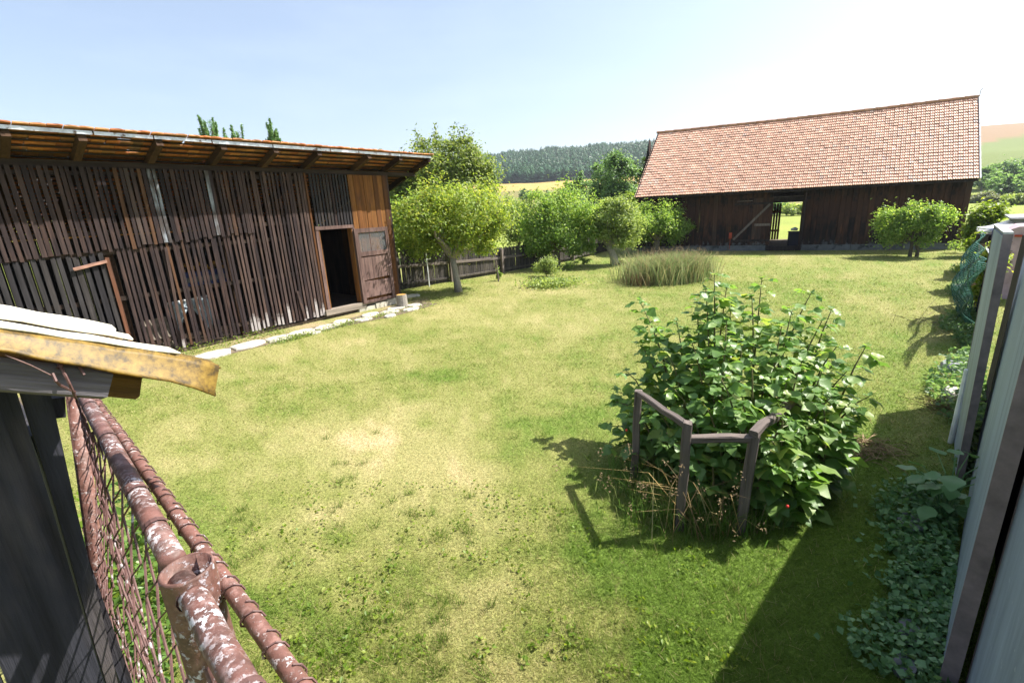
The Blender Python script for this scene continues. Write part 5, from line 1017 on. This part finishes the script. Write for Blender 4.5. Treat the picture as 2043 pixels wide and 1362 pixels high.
# tall ornamental grass clump in the middle of the yard
P = np.concatenate([cloud(2300, (4.5, 13.8), .36, .3), cloud(2300, (5.1, 13.9), .36, .3), cloud(1000, (5.55, 14.2), .3, .3), cloud(600, (4.1, 14.4), .3, .3)])
P = P[rg.random(len(P)) < 1.0]
tall_grass('tall_grass', 'clump of tall straw-green grass standing in the mown lawn', P, .85, .016, [(.24, .32, .12), (.32, .37, .15), (.4, .38, .18), (.2, .29, .1), (.38, .33, .16)], .6, .12)
tall_grass('brown_grass', 'reddish brown dead stalks at the left foot of tall grass', cloud(420, (3.85, 13.5), .2, .16), .4, .014, [(.22, .15, .07), (.28, .2, .1), (.17, .2, .07)], .7)
# weeds and dry stalks at the foot of the raspberry frame
P = np.concatenate([cloud(700, (1.3, 2.97), .24, .09), cloud(500, (1.5, 2.87), .18, .07), cloud(300, (1.0, 3.4), .12, .22)])
tall_grass('weed_grass', 'rank green grass under the raspberry frame', P, .24, .007, [(.1, .2, .03), (.14, .24, .04), (.22, .26, .08)], .6)
tall_grass('dry_stalks', 'dry straw stalks with seed heads before the raspberry frame', np.concatenate([cloud(20, (1.25, 2.85), .22, .07), cloud(14, (1.45, 2.8), .12, .06)]), .6, .006, [(.42, .34, .16), (.36, .32, .15), (.34, .24, .12)], .8, .75, bend=(-.25, 0))
tall_grass('leaning_stalks', 'long seed stalks leaning out left over the bush shadow', cloud(10, (1.3, 2.9), .05, .04), .62, .006, [(.42, .3, .12)], .25, 1.0, bend=(-1.05, .25))
def leafy(name, label, P, size, mat, kind='stuff', upw=.8, aspect=.7, cat=None):
    rg = np.random.default_rng(len(P)); Nn = rg.normal(size=P.shape) * .6 + np.array([0, 0, upw]); lv, lf = leaf_quads(P, Nn, np.full(len(P), size), rg, aspect=aspect); o = link(name, nmesh(name, lv, lf), mat); tag(o, label, cat, kind=kind); return o
# low weeds all along the right boundary
n = 9000; s = rg.random(n) ** 1.2 * 16 + .1; o = -rg.random(n) ** 1.6 * (.34 + .16 * np.sin(s * 1.7)) + .22; hz = rg.random(n) ** 1.5 * (.12 + .3 * np.clip(fbm(s / .8, s * 0, 12) - .35, 0, 1) * 2)
hz = hz * .75
P = np.stack([1.99 + WL[0] * s + WR[0] * o, 1.69 + WL[1] * s + WR[1] * o, hz + .01], 1)
leafy('weeds', 'low leafy weeds growing along the right boundary', P[s > 2.2], .055, M['lf_blue'])
n = 3400; s = rg.random(n) * 2.2 - .15; o = -rg.random(n) ** 1.3 * .36 * (.45 + 1.1 * fbm(s / .35, s * 0 + 3, 21)) + .03; st_ = rg.random(n) < .07; o[st_] -= rg.random(st_.sum()) * .22
P = np.stack([1.99 + WL[0] * s + WR[0] * o, 1.69 + WL[1] * s + WR[1] * o, rg.random(n) * .09 + .01], 1); M['lf_ivy'] = leafmat('ground_ivy_leaf', [(0.0, (0.09, 0.2, 0.08)), (0.6, (0.15, 0.29, 0.12)), (1.0, (0.22, 0.36, 0.15))], trans=.3)
leafy('ground_ivy', 'dense small-leaved ground ivy at the foot of the grey panels', P, .036, M['lf_ivy'], aspect=.95)
# big-leaved plant by the gate: every leaf its own part
bp_ = gz(1880, 1040); t = empty('big_leaved_plant', (bp_[0], bp_[1], 0)); tag(t, 'big-leaved green plant against the grey panels', 'plant')
stm = MB(); rr = random.Random(4)
for i in range(26):
    a = rr.uniform(0, 6.28); r_ = rr.uniform(.03, .2); z = rr.uniform(.14, .5); e = (math.cos(a) * r_, math.sin(a) * r_, z); stm.tube([(0, 0, 0), (e[0] * .4, e[1] * .4, z * .8), e], [.006, .005, .003], 4, False)
    o_ = link('leaf', mat_copy(LM[i % 4], M['lf_ivy']), M['lf_ivy'], t, e, (rr.gauss(0, .3), rr.uniform(-.1, .5), a + rr.gauss(0, .3)), [rr.uniform(.1, .16)] * 3); o_.scale.y *= 1.25
stm.build('stem', M['lf_ivy'], t)
# small plants about the lawn
p = gz(1100, 572); leafy('flower_bed', 'patch of low blue-green garden plants in the lawn', np.stack([p[0] + rg.normal(size=1800) * .42, p[1] + .1 + rg.normal(size=1800) * .3, rg.random(1800) ** 1.3 * .22 + .02], 1), .07, M['lf_pale'])
p = gz(1090, 552); far = tree('bushy_perennial', 'round bushy perennial behind the low flower patch', 'plant', p, [((0, 0, .3), (.5, .45, .3))], 2600, .055, M['lf_pale'], 'bark', .02, .1, 95, 12, .2, 22)
for i, (px, py, h, r_, lb) in enumerate(((995, 560, .35, .1, 'small plant at the foot of pale stake near fence'), (925, 555, .28, .22, 'leafy weed behind the forked apple trunk'), (1135, 538, .4, .35, 'leafy weed against the fence under the dark tree'), (1165, 530, .3, .3, 'leafy weed between the dark tree and third tree'), (1245, 528, .15, .2, 'leafy weed at the thick bent trunk'), (1905, 505, .5, .5, 'leafy weed below the vine by barn corner'))):
    p = gz(px, py); tree('leafy_weed', lb, 'plant', p, [((0, 0, h * .55), (r_, r_, h * .5))], 420, .06, M['lf_apple'], 'bark', .008, h * .25, 120 + i, 4, .1, 8, 'leafy weeds by the fence and trees')
p = gz(995, 562); tag(MB().tube([p - np.array([0, 0, .05]), at(990, 520, np.hypot(p[0], p[1]))], .03, 6).build('pale_stake', M['oldwood']), 'short pale stake at the fence right of forked tree', 'stake')
P = np.stack([*shed_xy(rg.uniform(3.3, 5.9, 500), rg.uniform(.1, .42, 500)), rg.random(500) ** 2 * .16 + .01], 1); leafy('path_weeds', 'weeds between the shed slats and stone path', P, .045, M['lf_bright'], aspect=.4)
P = np.stack([*shed_xy(np.concatenate([rg.normal(3.45, .25, 500), rg.normal(2.3, .3, 400), rg.normal(1.2, .3, 250), rg.normal(.1, .35, 200)]), np.concatenate([rg.normal(1.12, .05, 500), rg.normal(1.02, .06, 400), rg.normal(1.05, .07, 250), rg.normal(1.2, .15, 200)])), rg.random(1350) ** 2 * .1 + .01], 1); leafy('path_edge_grass', 'green tufts along the lawn side of stone path', P, .05, M['lf_pale'], aspect=.3)
# clover and plantain in the near lawn
u_ = rg.uniform(450, 1500, 3400); v_ = rg.uniform(960, 1362, 3400); G = np.array([gz(a, b) for a, b in zip(u_, v_)]); k = fbm(G[:, 0] / .22, G[:, 1] / .22, 55) > .54; G = G[k]; G[:, 2] = rg.random(len(G)) * .03 + .008
leafy('clover', 'patches of clover and plantain in the near lawn', G, .026, M['lf_bright'], aspect=.75)
# clippings heap and twig on the right of the lawn
def sticks(name, label, c, n, rad, h, ln, mat, cat):
    m = MB()
    for _ in range(n):
        a, b = rg.normal() * rad, rg.normal() * rad * .7; t = rg.random() * 6.28; l = ln * (.4 + rg.random()); z = h * math.exp(-(a * a + b * b) / (2 * rad * rad)) * rg.random(); e = rg.normal() * .25
        p = np.array([c[0] + a, c[1] + b, z + .01]); m.tube([p, p + np.array([math.cos(t) * l * .5, math.sin(t) * l * .5, e * l * .6 + .01]), p + np.array([math.cos(t) * l, math.sin(t) * l, e * l])], [.0035, .003, .0015], 3, False)
    tag(m.build(name, mat), label, cat)
M['straw'] = wood('dry_clippings', [(0, (.2, .15, .09)), (1, (.26, .19, .11))], axis=0)
sticks('clippings_heap', 'heap of dry brown clippings on the lawn behind the bush', gz(1715, 900), 260, .17, .1, .16, M['straw'], 'heap')
sticks('fallen_twig', 'dead branching twig lying on the lawn at right', gz(1845, 645), 26, .25, .03, .5, M['bark'], 'twig')
sticks('dry_grass_wisp', 'wisp of dry grass by the stones on the right', gz(1890, 815), 120, .12, .06, .2, M['straw'], 'grass wisp')
# ------------------------------------------------------------------ foreground left: pipe fence with wire mesh
rd = random.Random(55); rg = np.random.default_rng(55)
fz = 1.8; RA, RB = gz(440, 1290, fz), gz(168, 790, fz); dv = (RB - RA) / np.linalg.norm(RB - RA); R0 = RA - dv * .42; R1 = RB + dv * .55
pf = empty('pipe_fence', (RA[0], RA[1], 0)); tag(pf, 'rusty pipe fence with peeling paint and wire mesh', 'fence'); pb = np.array([RA[0], RA[1], 0])
def wob(a, b, n, amp, seed):
    r = np.random.default_rng(seed); return [a + (b - a) * i / n + r.normal(size=3) * amp for i in range(n + 1)]
_pc = gz(372, 1132, 1.80); _t = float(np.dot(_pc - R0, dv)); Q0, Q1 = R0 + dv * (_t - .028), R0 + dv * (_t + .028)
for i_, (a_, b_) in enumerate(((R0, Q0), (Q1, R1))): MB().tube([p - pb for p in wob(a_, b_, 8, .0012, 1 + i_)], .0178, 14).build('top_rail', M['rust'], pf, smooth=True)
# couplings and wire bands on the rail
for f in (.05, .14, .235, .33, .40, .56, .70, .84, .93):
    c = R0 + (R1 - R0) * f; m = MB()
    for e in (-.004, .004): m.tube([c + dv * (e - .0035) - pb, c + dv * (e + .0035) - pb], .0208 if e < 0 else .0200, 14, False)
    m.build('band', M['wire'], pf)
S0, S1 = gz(605, 1375, 1.775), gz(186, 795, 1.775); s2 = (S1 - S0) / np.linalg.norm(S1 - S0); S1 = S1 + s2 * .3; S0 = S0 - s2 * .2
MB().tube([p - pb for p in wob(S0, S1, 12, .001, 2)], .0118, 12).build('second_rail', M['rust2'], pf, smooth=True)
Ls = np.linalg.norm(S1 - S0); nrm_ = np.cross(s2, np.array([0, 0, 1.0])); upv = np.array([0, 0, 1.0]); s = .06
while s < Ls:
    c = S0 + s2 * s; m = MB(); m.tube([c + s2 * (.03 * (k / 10 - .5)) + (nrm_ * math.cos(6.283 * k / 9) + upv * math.sin(6.283 * k / 9)) * .0142 - pb for k in range(12)], .0015, 5, False)
    s += .075; m.build('binding_wire', M['wire'], pf)
pc = gz(372, 1132, 1.83)
post_c = np.array([pc[0], pc[1], 0])
# open pipe post
n = 28; m = MB(); vs = []; ro, ri = .0345, .0305
for z, r in ((-.1, ro), (1.0, ro), (1.826, ro), (1.83, ro - .001), (1.83, ri), (1.6, ri), (1.58, .001)):
    vs += [(r * math.cos(6.283 * k / n), r * math.sin(6.283 * k / n), z) for k in range(n)]
m.add(vs, [(l * n + k, l * n + (k + 1) % n, (l + 1) * n + (k + 1) % n, (l + 1) * n + k) for l in range(6) for k in range(n)])
m.build('post', M['rustpost'], pf, post_c - pb, smooth=True).data.polygons.foreach_set('use_smooth', [True] * (6 * n))
for k in (1,):
    q = R1 - dv * .12; MB().tube([(q[0] - pb[0] - dv[1] * .25, q[1] - pb[1] + dv[0] * .25, -.1), (q[0] - pb[0], q[1] - pb[1], 1.78)], .026, 12).build('post', M['rust2'], pf, smooth=True)
MB().tube([RA + dv * .05 + np.array([0, 0, -.06]) - pb, RA - dv * .3 + np.array([0, 0, -.40]) - pb], .018, 10).build('brace_pipe', M['rust2'], pf, smooth=True)
# chain link: zigzag wires hooked into one another
m = MB(); Lf = np.linalg.norm(R1 - R0); pit = .046; ncol = int(Lf / pit) ; hz = np.cross(dv, np.array([0, 0, 1.0])); top = 1.775; rows = int(1.72 / pit)
for c in range(ncol):
    base = R0 + dv * (c * pit); base = np.array([base[0], base[1], 0]); pts = []
    sag = .012 * math.sin(c * .45) + .006 * rd.gauss(0, 1)
    for r in range(rows + 1):
        z = top - r * pit * 1.02; off = (pit * .56) * (1 if (r + c) % 2 else -1) * (.9 + .12 * rd.random()); bulge = .018 * math.sin(r * .32 + c * .13) + sag * r / rows * 3 - .13 * (top - z)
        pts.append(base + dv * (off + pit * .5) + hz * (bulge + .0028 * (1 if r % 2 else -1)) + np.array([0, 0, z]) - pb)
    m.tube(pts, .0023, 4, False)
m.build('chain_link', M['wire'], pf)
# ------------------------------------------------------------------ foreground left: corner of a plank hut with a corrugated roof
hd = np.array([-.62, -.784, 0]); cb = np.array([*(1.30 * np.array([math.sin(math.radians(-47.6)), math.cos(math.radians(-47.6))])), 0])
hut = empty('plank_hut', cb); tag(hut, 'corner of a dark plank hut with yellowed corrugated roof', 'hut')
hn = np.array([.784, -.62, 0])                                     # the planks face this way
def hp(s, o, z): return hd * s + hn * o + np.array([0, 0, z])
def onwall(u, v):
    d = ray(u, v); o0_ = np.array([0, 0, H]); t = np.dot(cb - o0_, hn) / np.dot(d, hn); return o0_ + d * t - cb
def eline(x0, k): return onwall(x0 + (765 - 770) * k, 765), onwall(x0 + (1400 - 770) * k, 1400)
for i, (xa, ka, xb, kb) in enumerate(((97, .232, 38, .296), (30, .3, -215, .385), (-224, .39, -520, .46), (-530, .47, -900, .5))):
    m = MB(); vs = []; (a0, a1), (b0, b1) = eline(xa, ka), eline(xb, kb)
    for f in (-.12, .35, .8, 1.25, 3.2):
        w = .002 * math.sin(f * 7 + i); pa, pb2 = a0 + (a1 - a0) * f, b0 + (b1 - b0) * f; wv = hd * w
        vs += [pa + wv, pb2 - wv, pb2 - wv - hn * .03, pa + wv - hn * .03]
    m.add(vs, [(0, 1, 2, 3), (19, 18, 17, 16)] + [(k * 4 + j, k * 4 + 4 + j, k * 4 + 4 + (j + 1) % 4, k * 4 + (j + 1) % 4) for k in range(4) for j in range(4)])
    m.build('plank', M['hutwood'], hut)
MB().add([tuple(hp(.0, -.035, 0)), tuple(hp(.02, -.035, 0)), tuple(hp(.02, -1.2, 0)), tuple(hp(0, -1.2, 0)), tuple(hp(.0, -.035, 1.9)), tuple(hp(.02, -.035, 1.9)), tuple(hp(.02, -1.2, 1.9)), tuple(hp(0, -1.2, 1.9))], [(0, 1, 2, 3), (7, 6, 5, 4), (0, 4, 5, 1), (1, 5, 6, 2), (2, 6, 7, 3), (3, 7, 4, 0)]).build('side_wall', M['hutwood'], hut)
# beams under the roof (pole, brown timber, block)
D = 1.08
def A(u, v, d=D): return at(u, v, d) - cb
axis = A(280, 768) - A(0, 742); ax = axis / np.linalg.norm(axis)
beamx('pole', A(0, 742, 1.06) - ax * .9, A(210, 762, 1.08), .064, .064, M['logwood_x'], hut, w2=.056, h2=.054, n=9, warp=.0015)
beamx('beam', A(0, 738, 1.14) - ax * .8, A(277, 765, 1.17), .05, .058, M['brownend_x'], hut, w2=.045, h2=.055, n=8)
beamx('beam', A(0, 712, 1.14) - ax * .8, A(278, 743, 1.17), .055, .02, M['brownend_x'], hut, h2=.018, n=8, warp=.002)
beamx('rafter', A(0, 700, 1.11) - ax * .8, A(205, 738, 1.12), .03, .045, M['brownend_x'], hut, h2=.022, n=8)
MB().beam(A(95, 790, 1.36), A(97, 830, 1.36), .05, .05).build('block', M['hutwood'], hut)
# corrugated translucent sheet: the last ridge droops and is broken at its end
M['fibre'] = None
fm, nt, out = newmat('yellowed_fibreglass'); co, rnd_, oc = objcoord(nt, (55, 55, 55)); n1 = N(nt, 'ShaderNodeTexNoise', Scale=1.0, Detail=7.0, Roughness=.7); nt.links.new(co, n1.inputs['Vector'])
cr = ramp(nt, [(.38, (.07, .04, .008)), (.52, (.30, .18, .02)), (.72, (.5, .33, .05))]); nt.links.new(n1.outputs['Fac'], cr.inputs['Fac'])
geo = N(nt, 'ShaderNodeNewGeometry'); sx_ = N(nt, 'ShaderNodeSeparateXYZ'); nt.links.new(geo.outputs['True Normal'], sx_.inputs[0])
pb_ = N(nt, 'ShaderNodeBsdfPrincipled', Roughness=.5); pb_.inputs['Base Color'].default_value = (.72, .67, .5, 1); tl = N(nt, 'ShaderNodeBsdfTranslucent'); nt.links.new(cr.outputs['Color'], tl.inputs['Color']); nt.links.new(mixc(nt, .12, cr.outputs['Color'], (.6, .5, .3)), pb_.inputs['Base Color'])
mx = N(nt, 'ShaderNodeMixShader'); mx.inputs[0].default_value = .5; nt.links.new(pb_.outputs[0], mx.inputs[1]); nt.links.new(tl.outputs[0], mx.inputs[2]); nt.links.new(mx.outputs[0], out.inputs['Surface']); M['fibre'] = fm
M['cream'] = plain('cream_roof_sheet', [(0, (.72, .68, .55)), (1, (.76, .72, .6))], scale=6, rough=.5, bump=.1, spot=(.5, .42, .25), spot_at=(.62, .75), spot_scale=8)
E0, E1 = A(0, 658, 1.05), A(440, 722, 1.10); sl = (E1 - E0); Lr = np.linalg.norm(sl); sl /= Lr; bk = np.cross(np.array([0, 0, 1.0]), sl); bk /= np.linalg.norm(bk)
if np.dot(bk, np.array([0, 1, 0])) < 0: bk = -bk
up_ = np.cross(sl, bk); up_ = up_ if up_[2] > 0 else -up_
prof2 = [(-.024, -.052), (-.017, -.046), (-.006, -.010), (.0, .0), (.04, .004), (.062, .0), (.075, -.022), (.095, -.026), (.115, -.02), (.13, .004), (.17, .008), (.195, .004), (.21, -.02), (.24, -.022)]
def sheet(name, s0, ends, mat, pr, lift, ragged):
    m = MB(); NS = 26; n = len(pr)
    for i in range(NS + 1):
        for k, (o, z) in enumerate(pr):
            e = ends(k); s = s0 + (e - s0) * i / NS + (rd.uniform(-1, 1) * ragged if i == NS else 0); dr_ = -.012 * max(0, (s - Lr * .75) / .1) ** 2 if s > Lr * .75 else 0
            zf = (.55 + .55 * min(max(s / Lr, 0), 1)) if z < -.005 else 1.0
            p = E0 + sl * s + bk * o + up_ * (z * zf + (rd.uniform(-.003, .003) if (k == 0 and ragged > .0035) else 0) + lift + dr_ + .0012 * math.sin(s * 60 + k)); m.v.append(tuple(p))
    for i in range(NS):
        for k in range(n - 1): b = i * n + k; m.f.append((b, b + 1, b + n + 1, b + n))
    o = m.build(name, mat, hut, smooth=True); md = o.modifiers.new('thick', 'SOLIDIFY'); md.thickness = .0035; md.offset = 0; return o
sheet('corrugated_sheet', -.8, lambda k: Lr + (.0 if k < 5 else -.03 * (k - 4)), M['fibre'], prof2[:4], 0, .004)
sheet('roof_sheet', -.8, lambda k: Lr * (.76 - .045 * k + .02 * (k % 2)), M['cream'], [(o, z + .004) for o, z in prof2[3:8]], .0, .003)
sheet('upper_roof_sheet', -.8, lambda k: Lr * .56, M['cream'], [(o + .05, z + .014) for o, z in prof2[3:13]], .0, .001)
sheet('sheet_tip', Lr * .74, lambda k: Lr * (1.0 - .01 * k), M['fibre'], [(o, z) for o, z in prof2[3:5]], -.003, .006)
MB().add([tuple(E0 + sl * s_ + bk * o_ + up_ * z_) for z_ in (-.034, -.05) for s_, o_ in ((-.8, .012), (Lr * .9, .012), (Lr * .9, .15), (-.8, .15))], [(0, 1, 2, 3), (7, 6, 5, 4), (0, 4, 5, 1), (1, 5, 6, 2), (2, 6, 7, 3), (3, 7, 4, 0)]).build('shade_board', M['brownend'], hut)  # added board, hidden under the sheets, to throw shade on the planks
# wire tie on the pole
m = MB(); c = A(108, 752, 1.07)
m.tube([c + np.array([0, 0, 0]) + (bk * math.cos(t) + np.array([0, 0, 1]) * math.sin(t)) * .036 + ax * .004 * t for t in np.linspace(0, 9, 26)], .0022, 5, False)
m.tube([A(118, 735, 1.04), A(135, 700, 1.06), A(140, 680, 1.08)], .004, 5, False); m.tube([A(105, 745, 1.03), A(112, 760, 1.02), A(120, 768, 1.03), A(150, 782, 1.04)], .0022, 5, False)
m.tube([A(10, 708, 1.03), A(60, 728, 1.03), A(105, 750, 1.03)], .0012, 4, False)
m.build('wire_tie', M['wire'], hut)
# weeds in the strip between hut and fence
P = []
for _ in range(46):
    q = at(rg.uniform(150, 300), rg.uniform(1000, 1362), 1.0); b = gz(rg.uniform(190, 300), rg.uniform(1090, 1362), .45); k = 60
    h = rg.uniform(.5, 1.0); P.append(np.stack([b[0] + rg.normal(size=k) * .05, b[1] + rg.normal(size=k) * .05, rg.random(k) * h], 1))
P = np.concatenate(P); M['lf_weed'] = leafmat('weed_leaf', [(0, (.06, .12, .025)), (.6, (.1, .19, .035)), (1, (.17, .25, .05))], trans=.35, rough=.4)
leafy('tall_weeds', 'green nettles growing between the hut and wire fence', P, .05, M['lf_weed'], aspect=.6)
vn = empty('bindweed', gz(165, 1000, .9) * np.array([1, 1, 0])); tag(vn, 'thin green vine climbing the wire mesh by hut', 'vine'); vb = np.array(vn.location)
pts = [gz(130, 985, 1.15), gz(165, 1000, 1.12), gz(190, 1060, 1.0), gz(215, 1130, .85), gz(225, 1250, .6)]
pts = [p + np.array([.0, .0, 0]) for p in pts]; MB().tube([p - vb for p in pts], .003, 5, False).build('stem', M['lf_bright'], vn)
for i in range(34):
    f = rg.random() * 3.99; k = int(f); p = pts[k] + (pts[k + 1] - pts[k]) * (f - k) + rg.normal(size=3) * .02 - vb
    o_ = link('leaf', mat_copy(LM[i % 4], M['lf_bright']), M['lf_bright'], vn, p, (rg.normal() * .5, rg.uniform(0, .8), rg.random() * 6.28), [rg.uniform(.022, .05)] * 3)
# haze
hzm, nt, out = newmat('haze_air'); pv_ = N(nt, 'ShaderNodeVolumePrincipled'); pv_.inputs['Color'].default_value = (.82, .9, 1.0, 1); pv_.inputs['Density'].default_value = .0003; pv_.inputs['Anisotropy'].default_value = .3; nt.links.new(pv_.outputs[0], out.inputs['Volume'])
if HAZE:
    tag(MB().box(-950, 950, -950, 950, -6, 95).build('haze', hzm), 'thin summer haze over the valley', None, kind='stuff')
